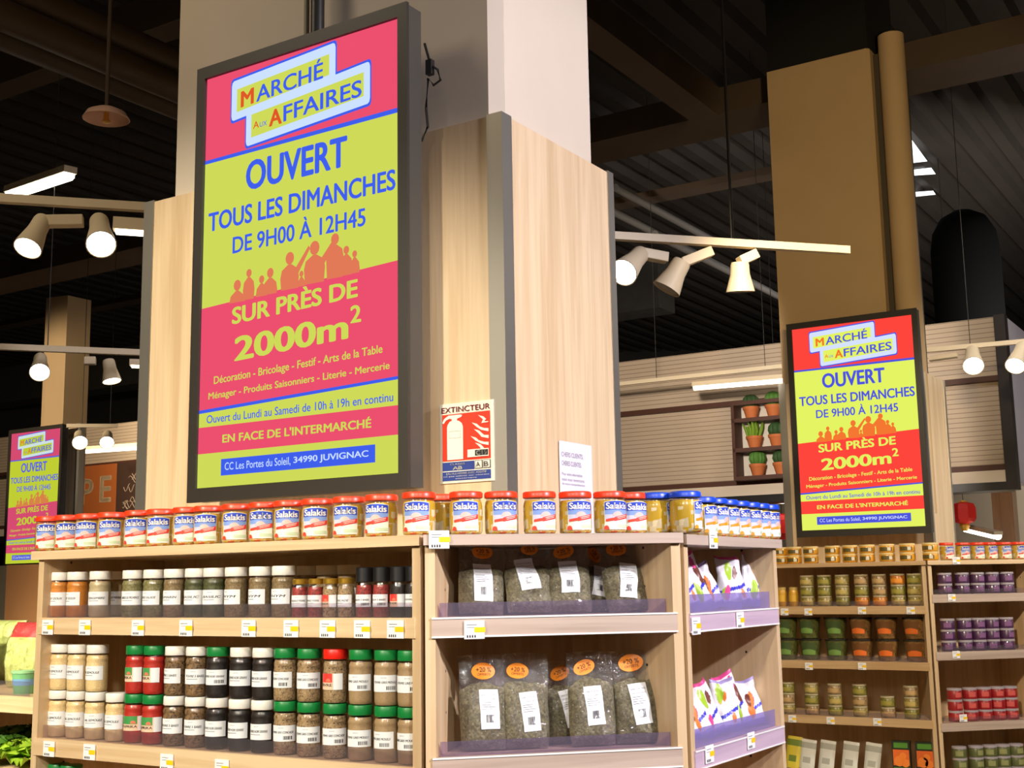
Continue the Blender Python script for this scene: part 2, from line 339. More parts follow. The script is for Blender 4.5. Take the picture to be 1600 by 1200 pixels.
# ------------------------------------------------------------------ islands
P1 = Vector((-.217, 2.95, 0))
T2 = Vector((2.63, 4.45, 0))
ML = frame(P1, AL); MC = frame(P1, AC); PC = MC @ Vector((.6437, 0, 0)); MR = frame(PC, AR)
Q1 = P1 + T2; ML2 = frame(Q1, AL); MC2 = frame(Q1, AC)
TAN = math.tan(R(22.5))
def tagmesh():
    mb = MB(); mb.box(-.024, .024, -.002, 0, -.021, .021, 0)
    mb.add([(.0, -.0028, -.006), (.026, -.0028, -.006), (.026, -.0028, .006), (.0, -.0028, .006)], [(0, 1, 2, 3)], 1)
    for k in range(4): mb.box(-.018 + k * .006, -.015 + k * .006, -.0026, -.002, -.018, -.012, 2)
    mb.box(-.018, .006, -.0026, -.002, .011, .0125, 3); mb.box(-.018, .0, -.0026, -.002, .005, .006, 3)
    return mb.mesh('price_tag', [PAPER, YEL, INK, GREYINK])
TAGM = tagmesh()
def unit(name, label, M, ang, x0, x1, depth, mit0, mit1, shelves, ztop, edge, lip, over0=.012, over1=.012, edge_highlight=False, liph=.036, top=None):
    """open shelving unit; local x along the front, y inward; ends may be mitred where two units meet"""
    t = thing(name, label, 'shelving', M.translation, R(ang))
    xl = lambda y: x0 + (TAN * y if mit0 else 0); xr = lambda y: x1 - (TAN * y if mit1 else 0); th = .024
    for nm, a, s in (('side_panel', xl, 1), ('side_panel', xr, -1)):
        MB().prism([(a(0), 0), (a(0) + s * th, 0), (a(depth) + s * th, depth), (a(depth), depth)][::s], .0, ztop - .0255).build(nm, W_DRILL, t)
    MB().prism([(xl(depth - .012) + th, depth - .012), (xr(depth - .012) - th, depth - .012), (xr(depth) - th, depth), (xl(depth) + th, depth)], .08, ztop - .0255).build('back_panel', W_SIDE, t)
    MB().prism([(x0 - (over0 if not mit0 else -TAN * -.012), -.012), (x1 + (over1 if not mit1 else TAN * .012), -.012), (xr(depth) , depth), (xl(depth), depth)], ztop - .025, ztop).build('top_board', top or W_EDGE, t)
    MB().box(x0 + .03, x1 - .03, .03, .05, 0, .09).build('plinth', BLACK, t)
    out = []
    for z in shelves:
        e = .002
        s = MB(); s.prism([(xl(.013) + th + e, .013), (xr(.013) - th - e, .013), (xr(depth - .013) - th - e, depth - .013), (xl(depth - .013) + th + e, depth - .013)], z - .022, z)
        so = s.build('shelf', W_SIDE, t)
        r = MB(); r.box(x0 + th * .6, x1 - th * .6, -.004, .011, z - .046, z + .001)
        if edge_highlight:
            r.box(x0 + th * .6, x1 - th * .6, -.0062, -.0045, z - .046, z - .042, 1); r.box(x0 + th * .6, x1 - th * .6, -.0062, -.0045, z - .003, z + .001, 1)  # white strips paint the highlights along the rail's top and bottom
        r.build('shelf_edge', [edge, WHITE], so)
        MB().box(x0 + th + .004 + (TAN * .02 if mit0 else 0), x1 - th - .004 - (TAN * .02 if mit1 else 0), .016, .0175, z + .0005, z + liph).build('front_lip', lip, so)
        out.append(so)
    return t, out
def price_tag(M, ang, parent, x, y, depth=-.0062):
    p = loc_on(M, ang, x, y, depth); o = bpy.data.objects.new('price_tag', TAGM); COL.objects.link(o); o.parent = parent; o.location = p; return o

ZT = 1.617
S1, S2L, S2C, S2R = 1.424, 1.085, 1.108, 1.094
uL, shL = unit('shelving_unit', 'long oak shelving unit with spice jars under the big advertising display', ML, AL, -1.402, -.006, .47, False, True, (S1, S2L, .745, .4), ZT, W_EDGE, LIP, over0=.022)
uC, shC = unit('shelving_unit', 'narrow oak corner unit holding clear bags of dried herbs', MC, AC, .006, .6377, .385, True, True, (S1, S2C, .77, .4), ZT, W_GREY, LIPC, edge_highlight=True, top=W_GREY, liph=.034)
uR, shR = unit('shelving_unit', 'oak end unit with lilac shelf edges holding pink and white sachets', MR, AR, .006, .632, .47, True, False, (S1 - .004, S2R, .76, .4), ZT - .004, W_LAV, LIPV, over1=.02, edge_highlight=True, top=W_GREY, liph=.046)
for x in (75, 133, 216, 291, 389, 455, 512, 566, 618): price_tag(ML, AL, shL[0], x, 980 + (x - 75) * .006)
for x, y in ((77, 1170), (140, 1175), (261, 1191), (347, 1200)): price_tag(ML, AL, shL[1], x, y)
price_tag(MC, AC, shC[0], 741, 984)
topC = [k for k in kids(uC) if k.name.startswith('top_board')][0]; topR = [k for k in kids(uR) if k.name.startswith('top_board')][0]
price_tag(MC, AC, topC, 686, 843, -.0145); price_tag(MR, AR, topR, 1114, 844, -.0145)
price_tag(MR, AR, shR[0], 1087, 978); price_tag(MR, AR, shR[0], 1156, 969); price_tag(MR, AR, shR[1], 1108, 1178); price_tag(MR, AR, shR[1], 1173, 1157)
# ------------------------------------------------------------------ pillar of the near island
PLASTER = mat('plaster', (214, 200, 180), .8, var=5, scale=4)
KX, KW, RW, PZ = -.0825, 1.492, .676, 2.84       # corner in the long face's frame, widths of the two clad faces
def pillar(M, ang, kx, ky, kw, rw, pz, ztop, inset, colm, label):
    t = thing('pillar', label, 'pillar', M.translation, R(ang)); t['kind'] = 'structure'; del t['category']
    a, b, c, d = kx - kw + inset[0], kx - .025, ky + .025, ky + rw - inset[1]
    ch = .035
    MB().prism([(a, c), (b - ch, c), (b, c + ch), (b, d), (a, d)], 0, ztop).build('shaft', colm, t)
    tw = .05
    MB().box(kx - kw + tw, kx - tw, ky, ky + .02, .3, pz - .005).build('long_cladding_panel', W_PANEL, t)
    MB().box(kx - .02, kx, ky + tw, ky + rw - tw * .8, .3, pz - .005).build('end_cladding_panel', W_PANEL, t)
    MB().prism([(kx - tw, ky - .003), (kx + .003, ky - .003), (kx + .003, ky + tw), (kx - .018, ky + tw), (kx - .018, ky + .018), (kx - tw, ky + .018)], .3, pz).build('corner_trim', STEEL, t)
    MB().prism([(kx - kw, ky - .003), (kx - kw + tw, ky - .003), (kx - kw + tw, ky + .018), (kx - kw + .018, ky + .018), (kx - kw + .018, ky + .1), (kx - kw, ky + .1)], .3, pz).build('edge_trim', STEEL, t)
    MB().prism([(kx + .003, ky + rw - tw * .8), (kx + .003, ky + rw), (kx - .08, ky + rw), (kx - .08, ky + rw - .018), (kx - .018, ky + rw - .018), (kx - .018, ky + rw - tw * .8)], .3, pz).build('edge_trim', STEEL, t)
    return t
pillar(ML, AL, KX, .5, KW, RW, PZ, CZ, (.125, .10), PLASTER, 'pale plaster pillar clad in oak panels with steel corners')

# ------------------------------------------------------------------ advertising displays
def poster(width, height, pal):
    mb = MB(); L = [0]
    def fn(u, v): return (u * width, -.0004 * L[0], -v * height)
    def rect(u0, u1, v00, v01, v10, v11, m):       # left top/bottom, right top/bottom
        L[0] += 1; mb.add([fn(u0, v00), fn(u0, v01), fn(u1, v11), fn(u1, v10)], [(0, 1, 2, 3)], m)
    ROSE, YL, BL, PL, RD, SI, OR = range(7)
    rect(0, 1, 0, .212, 0, .21, ROSE); rect(0, 1, .212, .574, .21, .546, YL); rect(0, 1, .208, .217, .205, .216, BL)
    rect(0, 1, .574, .82, .546, .798, ROSE); rect(0, 1, .82, .859, .798, .858, YL); rect(0, 1, .818, .826, .796, .803, BL)
    rect(0, 1, .859, .921, .858, .92, ROSE); rect(0, 1, .921, 1, .92, 1, YL); rect(.128, .89, .937, .975, .936, .974, BL)
    def plate(o, m):
        L[0] += 1
        for (a, b, t0, t1, b0, b1) in ((.154, .69, .034, .016, .122, .094), (.237, .859, .116, .086, .195, .172)):
            p = [(a - o, t0 - o), (a - o, b0 + o), (b + o, b1 + o), (b + o, t1 - o)]
            r = .012; q = []
            for i in range(4):
                c0 = Vector(p[i]); pr = (Vector(p[i - 1]) - c0).normalized() * r; nx = (Vector(p[(i + 1) % 4]) - c0).normalized() * r
                q += [c0 + pr, c0 + (pr + nx) * .3, c0 + nx]
            mb.add([fn(*k) for k in q], [tuple(range(len(q)))], m); L[0] += .2
    plate(.012, BL); plate(.006, PL)
    L[0] += 1
    for (a, b, t0, t1, b0, b1) in ((.178, .665, .051, .034, .108, .084), (.26, .835, .125, .102, .182, .158)): mb.add([fn(a, t0), fn(a, b0), fn(b, b1), fn(b, t1)], [(0, 1, 2, 3)], YL)
    L[0] += 1; B = .012
    def tx(s, u0, u1, vt, vb, m, bold=B, slant=0, shear=0, space=1.0):
        put_text(mb, s, u0, u1, -vb, -vt, lambda u, v: fn(u, -v), m, bold, shear, space, slant)
    tx('M', .200, .272, .060, .1, RD, .035, .002); tx('ARCHÉ', .285, .635, .048, .098, BL, .018, .010)
    tx('A', .271, .302, .145, .162, RD, .01); tx('UX', .306, .345, .150, .162, BL, .005); tx('A', .356, .425, .128, .168, RD, .035); tx('FFAIRES', .432, .826, .126, .166, BL, .018, .009)
    tx('OUVERT', .236, .757, .238, .311, BL, .035); tx('TOUS LES DIMANCHES', .032, .985, .343, .390, BL, .028); tx('DE 9H00 À 12H45', .17, .846, .405, .456, BL, .02)
    tx('SUR PRÈS DE', .174, .81, .575, .626, YL, .035, .014); tx('2000m', .19, .766, .656, .714, YL, .035, .013); tx('2', .775, .826, .629, .668, YL, .03)
    tx('Décoration - Bricolage - Festif - Arts de la Table', .082, .925, .742, .766, YL, .018, .018); tx('Ménager - Produits Saisonniers - Literie - Mercerie', .054, .957, .779, .80, YL, .018, .016)
    tx('Ouvert du Lundi au Samedi de 10h à 19h en continu', .047, .973, .832, .851, BL, .01, .002); tx("EN FACE DE L'INTERMARCHÉ", .135, .874, .876, .90, YL, .03)
    tx('CC Les Portes du Soleil,', .151, .49, .946, .966, PL, .006); tx('34990 JUVIGNAC', .505, .861, .947, .965, PL, .02)
    # crowd silhouettes standing on the slanted edge
    base = lambda u: .576 - .028 * u
    def person(u, hgt, wd, arm=0):
        L[0] += .1; b = base(u) + .004; hr = wd * .23; asp = width / height
        hc = b - hgt + hr * asp
        mb.add([fn(u + hr * math.cos(k * .5236), hc + 1.15 * hr * asp * math.sin(k * .5236)) for k in range(12)], [tuple(range(12))], SI)
        sh = hc + hr * asp * 1.1
        mb.add([fn(*q) for q in ((u - hr * .4, sh), (u - wd * .42, sh + .012), (u - wd * .5, sh + .03), (u - wd * .45, b), (u + wd * .45, b), (u + wd * .5, sh + .03), (u + wd * .42, sh + .012), (u + hr * .4, sh))], [tuple(range(8))], SI)
        if arm:
            mb.add([fn(*q) for q in ((u + arm * wd * .3, sh + .012), (u + arm * wd * 1.0, sh - .035), (u + arm * wd * 1.08, sh - .028), (u + arm * wd * .45, sh + .026))], [(0, 1, 2, 3)], SI)
    for a in ((.20, .052, .085), (.262, .071, .062), (.33, .048, .06), (.375, .06, .075), (.475, .085, .095, 1), (.535, .035, .045), (.60, .095, .105, 1), (.70, .10, .085), (.755, .065, .06), (.795, .05, .05)): person(*a)
    return mb.mesh('screen', pal)
def palette(tagn, rose, yel, blue, plate, red, sil, k=1.0):
    return [emis(f'{tagn}_{n}', c, k) for n, c in (('rose', rose), ('yellow', yel), ('blue', blue), ('plate', plate), ('red', red), ('crowd', sil), ('orange', red))]
SW, SH = .798, 1.335
BEZ = mat('display_bezel', (48, 44, 38), .45)
def display(M, ang, x0, y0, z1, pal, label, pole=True):
    """x0, z1: upper corner of the bezel in the long face's frame; y0 its front plane"""
    t = thing('advertising_display', label, 'display', M @ Vector((x0, y0, z1)), R(ang))
    Wd, Hd = .86, 1.417; a, b, c_, d = .036, .034, .04, .042      # bezel widths left, right, top, bottom
    f = MB(); f.box(0, a, 0, .012, -Hd, 0); f.box(Wd - b, Wd, 0, .012, -Hd, 0); f.box(a, Wd - b, 0, .012, -c_, 0); f.box(a, Wd - b, 0, .012, -Hd, -Hd + d)
    f.build('bezel', BEZ, t)
    MB().box(.004, Wd - .004, .0122, .075, -Hd + .004, -.004).build('housing', mat('display_housing', (66, 62, 54), .5), t)
    s = bpy.data.objects.new('screen', poster(SW - .008, SH - .002, pal)); COL.objects.link(s); s.parent = t; s.location = (a, .0115, -c_)
    if pole:
        MB().lathe([(.022, -.4), (.022, CZ - z1)], 14, M=Matrix.Translation((.43, .10, 0))).build('pole', BLACK, t, smooth=40)
        MB().box(.33, .53, .0752, .13, -.75, -.5).build('mounting_plate', BLACK, t)
        cb = MB(); pts = [(Wd + .002, .085, -.10), (Wd + .02, .09, -.17), (Wd + .045, .09, -.19), (Wd + .055, .09, -.225), (Wd + .03, .09, -.235), (Wd + .012, .088, -.21), (Wd + .006, .085, -.3), (Wd + .012, .085, -.36), (Wd - .01, .083, -.40)]
        cb.tube(pts, .004, 6); cb.box(Wd + .008, Wd + .028, .08, .098, -.2, -.155); cb.build('cable', BLACK, t, smooth=50)
        cn = MB(); cn.tube([(.385, .1, .0), (.383, .1, .5), (.385, .1, CZ - z1)], .009, 8); cn.build('conduit', mat('grey_conduit', (150, 142, 124), .5), t, smooth=50)
    return t
PALM = palette('near', (236, 80, 110), (207, 219, 88), (64, 96, 236), (205, 226, 255), (224, 88, 40), (226, 122, 88))
PALR = palette('far', (255, 70, 60), (228, 244, 98), (78, 86, 220), (214, 226, 255), (245, 120, 40), (245, 120, 50))
PALL = palette('end', (214, 76, 112), (192, 206, 52), (88, 100, 215), (205, 224, 225), (225, 130, 50), (216, 130, 72))
display(ML, AL, -1.168, .35, 3.18, PALM, 'largest lit advertising screen, hung before the plaster pillar above the feta jars')

# ------------------------------------------------------------------ wall signs on the near pillar
def sign_frame(pts, M, ang, depth):
    q = [loc_on(M, ang, x, y, depth) for x, y in pts]; return min(k.x for k in q), max(k.x for k in q), sum(k.z for k in q[2:]) / 2, sum(k.z for k in q[:2]) / 2
x0, x1, z0, z1 = sign_frame([(687, 632), (770, 624.5), (689, 756), (771, 751)], ML, AL, .494)
t = thing('extinguisher_sign', 'red, white and blue EXTINCTEUR sign on the oak panel beside the big screen', 'sign', ML @ Vector((x0, .496, z0)), R(AL))
SWd, SHt = x1 - x0, z1 - z0
MB().box(0, SWd, -.002, 0.0035, 0, SHt).build('sign_plate', mat('sign_cream', (232, 226, 206), .5), t)
g = MB(); lay = [1]
def sf(u, v): return (u * SWd, -.002 - .0003 * lay[0], v * SHt)
def srect(u0, u1, v0, v1, m): lay[0] += 1; g.add([sf(u0, v0), sf(u1, v0), sf(u1, v1), sf(u0, v1)], [(0, 1, 2, 3)], m)
srect(.05, .95, .275, .865, 0); srect(.05, .65, .155, .262, 1); srect(.05, .95, .03, .142, 1); srect(.66, .80, .16, .262, 3); srect(.815, .95, .16, .262, 3)
lay[0] += 1; srect(.67, .79, .167, .255, 2); srect(.825, .94, .167, .255, 2)
lay[0] += 1; put_text(g, 'EXTINCTEUR', .045, .955, .885, .955, sf, 4, .01); put_text(g, 'CLASSES', .2, .48, .222, .245, sf, 2, .01); put_text(g, 'AB', .25, .43, .165, .208, sf, 2, .03)
put_text(g, 'EAU PULVERISEE AVEC ADDITIF', .13, .88, .104, .128, sf, 2, .01)
put_text(g, 'ne pas utiliser sur courant', .08, .93, .074, .09, sf, 2, .0); put_text(g, 'electrique', .3, .7, .044, .06, sf, 2, .0)
# extinguisher body, head, hose
body = [(.15, .29), (.45, .29), (.45, .70), (.43, .74), (.38, .77), (.34, .78), (.34, .80), (.42, .82), (.44, .845), (.40, .85), (.18, .85), (.09, .81), (.06, .76), (.09, .75), (.13, .79), (.20, .81), (.24, .80), (.24, .78), (.20, .77), (.16, .73), (.15, .70)]
g.add([sf(*p) for p in body], [tuple(range(len(body)))], 2); lay[0] += 1
for a, b, c_, d in ((.19, .41, .56, .563), (.19, .41, .645, .648), (.19, .193, .56, .648), (.407, .41, .56, .648)): srect(a, b, c_, d, 5)
for a in range(5):
    y = .79 - a * .085; xo = (.74, .62, .66, .60, .68)[a]
    fl_ = [(.93, y - .06), (.93, y - .10 + .03 * (a == 0)), (.80, y - .075), (xo + .09, y - .03), (xo, y + .03), (xo + .10, y + .005), (xo + .15, y - .03), (.85, y - .055)]
    lay[0] += .2; g.add([sf(*p) for p in fl_], [tuple(range(8))], 2)
srect(.54, .93, .305, .40, 2); lay[0] += 1; srect(.68, .92, .318, .388, 3); put_text(g, 'C19', .70, .90, .325, .38, sf, 2, .02)
put_text(g, 'A', .69, .77, .18, .24, sf, 3, .0); put_text(g, 'B', .84, .92, .18, .24, sf, 3, .0)
g.build('printed_face', [mat('sign_red', (238, 52, 18), .45), mat('sign_blue', (40, 62, 140), .45), mat('sign_white', (236, 232, 214), .5), INK, mat('sign_red_text', (150, 40, 45), .5), GREYINK], t)
KW_R = frame(ML @ Vector((KX, .5, 0)), AR)       # frame of the pillar's end face
pa = loc_on(KW_R, AR, 874, 688, -.006); pb = loc_on(KW_R, AR, 924.5, 697, -.006)
t = thing('paper_notice', 'white printed paper notice taped on the pink-lit end panel of the pillar', 'notice', KW_R @ Vector((pa.x, -.0045, pa.z)), R(AR))
nw = pb.x - pa.x; MB().box(0, nw, -.0006, .0004, -.29, 0).build('sheet', mat('notice_paper', (238, 230, 248), .6), t)
nt_ = MB(); nf = lambda u, v: (u * nw, -.0009, v)
for s_, u1, zt_, h in (('CHERS CLIENTS,', .66, -.032, .016), ('CHERES CLIENTES,', .60, -.058, .016), ('Pour votre information', .62, -.092, .009), ('nous vous remercions', .68, -.108, .009), ('de votre comprehension', .70, -.122, .009), ('A tres bientot', .56, -.152, .009), ('votre magasin de quartier', .84, -.166, .009)): put_text(nt_, s_, .06, .06 + u1, zt_ - h, zt_, nf, 0, .005)
nt_.build('printed_text', GREYINK, t)

# ------------------------------------------------------------------ feta jars
def bend(r, layer=0):
    return lambda u, v: ((r + .0002 * layer) * math.sin(u / r), -(r + .0002 * layer) * math.cos(u / r), v)
def feta_label(accent, accent2):
    mb = MB(); r = .0375 * 1.1; W = .067; z0, H = .010, .071
    def fn(layer): b = bend(r, layer); return lambda u, v: b((u - .5) * W, z0 + v * H)
    top = lambda u: .95 + .05 * (1 - (2 * u - 1) ** 2)
    mb.strip(0, 1, 0, top, fn(0), 0, 14)                                             # cream ground with border
    mb.strip(.02, .98, .36, .70, fn(1), 2, 14); mb.strip(.02, .98, .52, .70, fn(2), 3, 14)   # sky
    mb.strip(.02, .98, lambda u: .66 + .02 * math.cos((u - .5) * 3), lambda u: top(u) - .02, fn(3), 1, 14)   # blue band
    put_text(mb, 'Salakis', .07, .93, .70, .925, fn(4), 0, .035)
    mb.strip(.30, .72, .46, lambda u: .46 + .16 * math.sqrt(max(0, 1 - ((u - .51) / .21) ** 2)), fn(4), 4, 12)  # dome
    mb.strip(.38, .98, lambda u: .29 + (u - .4) * .18, lambda u: .43 + (u - .4) * .2, fn(5), 5, 8)              # banner
    mb.strip(.46, .90, lambda u: .385 + (u - .4) * .19, lambda u: .405 + (u - .4) * .19, fn(6), 0, 6); mb.strip(.50, .88, lambda u: .335 + (u - .4) * .19, lambda u: .35 + (u - .4) * .19, fn(6), 0, 6)
    mb.strip(.06, .50, lambda u: .27 + .10 * ((u - .5) / .44) ** 2 * 0 + (u - .06) * .12, lambda u: .36 + (u - .06) * .15 - .2 * (u - .25) ** 2, fn(6), 6, 10)  # slice
    mb.strip(.50, .97, .06, .17, fn(4), 7, 8)
    mb.strip(-.02, .18, 0.0, lambda u: .02 + .12 * math.sqrt(max(0, 1 - ((u - .08) / .1) ** 2)), fn(7), 6, 8)
    return mb, [mat('label_cream', (240, 236, 222), .45), mat('label_blue', (34, 66, 190), .4), mat('label_pale_sky', (205, 205, 225), .45), mat('label_sky', (130, 160, 222), .45), mat('label_pink', (240, 190, 180), .45),
                accent, accent2, mat('label_sage', (196, 214, 180), .45)]
def feta_jar(lid, accent, accent2, oil, cheese):
    t = thing('feta_jar', 'x', 'jar', (0, 0, -5))
    body = [(.026, 0), (.034, .002), (.0365, .007), (.037, .03), (.037, .068), (.0355, .078), (.0335, .084), (.0335, .090)]
    body = [(r * 1.1, z) for r, z in body]
    MB().lathe([(r - .0012, z + .001) for r, z in body[:-2]] + [(.035, .083)], 26, cap=True).build('cheese_in_oil', feta_mat('feta_in_oil_' + lid.name, oil, cheese, accent2.diffuse_color and (205, 90, 40)), t, smooth=50)
    MB().lathe(body, 28, cap=False).build('glass_jar', GLASS, t, smooth=50)
    MB().lathe([(r * 1.1, z) for r, z in ((.0355, .0885), (.0372, .090), (.0372, .100), (.0352, .1035), (.032, .1045), (.030, .1038))], 28).build('lid', lid, t, smooth=35)
    mb, ms = feta_label(accent, accent2); mb.build('paper_label', ms, t, smooth=40)
    return t
RJ = Proto(feta_jar(REDLID, mat('label_red', (222, 50, 42), .4), mat('label_tomato', (225, 70, 50), .4), (198, 162, 48), (238, 222, 180)))
BJ = Proto(feta_jar(BLUELID, mat('label_ochre', (226, 168, 40), .4), mat('label_gold', (214, 150, 30), .4), (198, 162, 42), (238, 222, 180)))
PLACED = []
def put_on(M, ang, px, py, d, rad, avoid=True, maxd=.42):
    """stand a round thing at pixel px: first at depth d, else further back along the same line of sight"""
    while True:
        p = loc_on(M, ang, px, py, d); wp = M @ Vector((p.x, p.y, 0))
        if not avoid or d > maxd or all((wp - q).length > rad + r - .0005 for q, r in PLACED): break
        d += .006
    PLACED.append((wp, rad)); return wp
def jit(a): return random.uniform(-a, a)
PLACED.clear(); RJR = .0414
for i, x in enumerate((78, 108, 140, 175, 217, 252, 293, 326, 370, 413, 452, 496, 545, 596, 655)):
    wp = put_on(ML, AL, x, 815, .05, RJR); wp.z = ZT
    RJ.place(wp, (0, 0, math.atan2(-wp.x, wp.y) - R(17 + jit(8))), f'red-lidded feta jar on the long unit, {ORD[i]} from its produce-stand end', 'red-lidded feta jars on the long top board')
for i, x in enumerate((692, 728, 783, 843, 899, 953)):
    wp = put_on(MC, AC, x, 800, .055 if i else .15, RJR); wp.z = ZT
    RJ.place(wp, (0, 0, R(AC + (60 if i == 0 else (0, -4, 14, 16, 12, 18)[i] - 8))), f'red-lidded feta jar on the corner unit, {ORD[i]} from the long unit side', 'red-lidded feta jars on the corner top board')
wp = put_on(MC, AC, 985, 800, .10, RJR); wp.z = ZT
RJ.place(wp, (0, 0, R(AC + 14)), 'red-lidded feta jar tucked behind its row, touching the first blue-lidded jar', 'red-lidded feta jars on the corner top board')
for i, (x, d, a) in enumerate(((1024, .10, 72), (1071, .05, 58))):
    wp = put_on(MC, AC, x, 800, d, RJR); wp.z = ZT
    BJ.place(wp, (0, 0, R(AC + a)), ('blue-lidded feta jar set back behind the corner of the top board', 'blue-lidded feta jar standing at the very corner of the top board')[i], 'blue-lidded feta jars at the corner')
for i, x in enumerate((1096, 1114, 1131, 1149, 1166, 1181, 1196)):
    wp = put_on(MR, AR, x, 805, .05, RJR); wp.z = ZT - .004
    BJ.place(wp, (0, 0, R(AR - 6 + jit(5))), f'blue-lidded feta jar on the end unit, {ORD[i]} from the corner', 'blue-lidded feta jars on the end unit')

# ------------------------------------------------------------------ spice jars
def spice_label(kind, text, r, z0, H, ang):
    mb = MB(); W = 2 * R(ang) * r
    def fn(layer): b = bend(r, layer); return lambda u, v: b((u - .5) * W, z0 + v * H)
    if kind == 'plain':
        mb.strip(0, 1, 0, 1, fn(0), 0, 14); put_text(mb, text, .16, .86, .46, .62, fn(1), 1, .02, .25); put_text(mb, 'epices', .38, .56, .80, .88, fn(1), 2, 0, .2); mb.strip(.2, .62, .32, .355, fn(1), 2, 8)
    elif kind == 'barcode':
        mb.strip(0, 1, 0, 1, fn(0), 0, 14); put_text(mb, text, .10, .90, .50, .64, fn(1), 1, .025, .25); put_text(mb, 'epices', .38, .56, .80, .88, fn(1), 2, 0, .2)
        u = .56
        while u < .86:
            wd = random.choice((.012, .02, .03)); mb.strip(u, u + wd, .12, .34, fn(1), 1, 1); u += wd + random.choice((.012, .02))
    else:
        mb.strip(0, 1, 0, 1, fn(0), 3, 14); mb.strip(.0, .66, .45, 1, fn(1), 4, 10); mb.strip(.42, .62, .5, lambda u: .5 + .2 * math.sqrt(max(0, 1 - ((u - .52) / .1) ** 2)), fn(2), 5, 8)
        mb.strip(.70, 1, 0, 1, fn(1), 0, 5); put_text(mb, text, .06, .66, .2, .38, fn(2), 1, .02)
    return mb
LABW = mat('spice_label_white', (236, 238, 240), .45)
LIDS = {'white': mat('white_lid', (240, 236, 226), .4), 'green': mat('green_lid', (18, 128, 58), .4), 'red': mat('scarlet_lid', (232, 34, 18), .4), 'gold': mat('gold_lid', (214, 168, 60), .3, .8), 'black': mat('black_cap', (22, 21, 22), .45)}
FILL = {'curry': grains('curry_powder', (214, 140, 50), (196, 118, 36), 500), 'sand': grains('sandy_powder', (196, 180, 140), (180, 162, 122), 500), 'herb': grains('dried_herbs', (146, 138, 90), (102, 96, 58), 300), 'dark_herb': grains('dark_herbs', (92, 92, 52), (58, 62, 34), 320),
        'thyme': grains('thyme_leaves', (150, 126, 88), (108, 90, 58), 300), 'garlic': grains('garlic_grains', (240, 214, 160), (222, 190, 130), 420), 'paprika': grains('paprika_powder', (196, 44, 24), (168, 34, 20), 420), 'pepper': grains('mixed_peppercorns', (96, 70, 44), (50, 36, 26), 230, c3=(150, 118, 78)),
        'black': grains('black_peppercorns', (46, 34, 28), (22, 17, 15), 230), 'grey': grains('cracked_pepper', (150, 122, 86), (86, 66, 44), 330, c3=(180, 152, 110)), 'ground': grains('ground_pepper', (176, 148, 108), (158, 130, 92), 600), 'pink': grains('pink_peppercorns', (170, 60, 54), (110, 36, 34), 220)}
LABM = lambda kind: [LABW, INK, GREYINK, mat('label_peach', (236, 200, 170), .45), mat('label_panel_green', (70, 150, 80), .45) if kind == 'picture' else mat('label_panel_red', (228, 58, 52), .45), mat('label_panel_spot', (240, 120, 90), .45)]
def spice_jar(lid, fill, kind, text):
    t = thing('spice_jar', 'x', 'jar', (0, 0, -5))
    prof = [(.022, 0), (.0285, .0015), (.0305, .006), (.031, .012), (.031, .078), (.0298, .083), (.0312, .088), (.0312, .093), (.028, .101), (.0265, .105), (.0265, .110)]
    MB().lathe([(r - .001, z + .001) for r, z in prof[:9]], 24).build('contents', FILL[fill], t, smooth=50)
    MB().lathe(prof, 26, cap=False).build('glass_jar', GLASS, t, smooth=50)
    MB().lathe([(.0300, .1075), (.0306, .1085), (.0304, .1285), (.0290, .131), (.0, .131)], 26, cap=False).build('lid', LIDS[lid], t, smooth=35)
    spice_label(kind, text, .0313, .034, .039, 72).build('paper_label', LABM(kind), t, smooth=40)
    return t
def slim_jar(lid, fill, kind, text):
    t = thing('spice_jar', 'x', 'jar', (0, 0, -5)); h = .097 if lid == 'gold' else .122; r0 = .0212
    zb = .083 if lid == 'gold' else .086
    prof = [(.016, 0), (.0205, .0015), (r0, .005), (r0, zb - .018), (.0195, zb - .008), (.017, zb - .002), (.017, zb + .004)]
    MB().lathe([(r - .001, z + .001) for r, z in prof[:5]], 20).build('contents', FILL[fill], t, smooth=50)
    MB().lathe(prof, 22, cap=False).build('glass_jar', GLASS, t, smooth=50)
    rl = .0195 if lid == 'gold' else .0208
    MB().lathe([(rl - .001, zb), (rl, zb + .001), (rl, h - .002), (rl - .002, h), (0, h)], 22, cap=False).build('lid', LIDS[lid], t, smooth=35)
    spice_label(kind, text, r0 + .0003, .026, .030, 80).build('paper_label', LABM('red' if kind == 'promo' else kind), t, smooth=40)
    return t
PJ = {}
def jar(lid, fill, kind, text, slim=False):
    k = (lid, fill, kind, text, slim)
    if k not in PJ: PJ[k] = Proto((slim_jar if slim else spice_jar)(lid, fill, kind, text))
    return PJ[k]
PLACED.clear(); SJR = .0313
top = [(121, 'curry', 'CURRY DOUX'), (93, 'curry', 'CURRY DOUX'), (156, 'sand', 'GINGEMBRE'), (208, 'herb', 'HERBES DE PROVENCE'), (240.6, 'herb', 'HERBES SALADE'), (273, 'thyme', 'ROMARIN'), (306, 'dark_herb', 'BASILIC'), (335, 'dark_herb', 'BASILIC'), (369, 'thyme', 'THYM'), (407, 'thyme', 'THYM'), (443, 'thyme', 'THYM'), (183, 'sand', 'GINGEMBRE'), (481, 'thyme', 'LAURIER'), (512, 'thyme', 'LAURIER'), (545, 'thyme', 'LAURIER')]
words_ = {'curry': 'orange curry', 'sand': 'sand-coloured', 'herb': 'olive-green herb', 'thyme': 'brown thyme', 'dark_herb': 'dark green basil', 'garlic': 'pale garlic', 'paprika': 'red paprika', 'pepper': 'mixed peppercorn', 'black': 'black peppercorn', 'grey': 'cracked grey pepper', 'ground': 'beige ground pepper'}
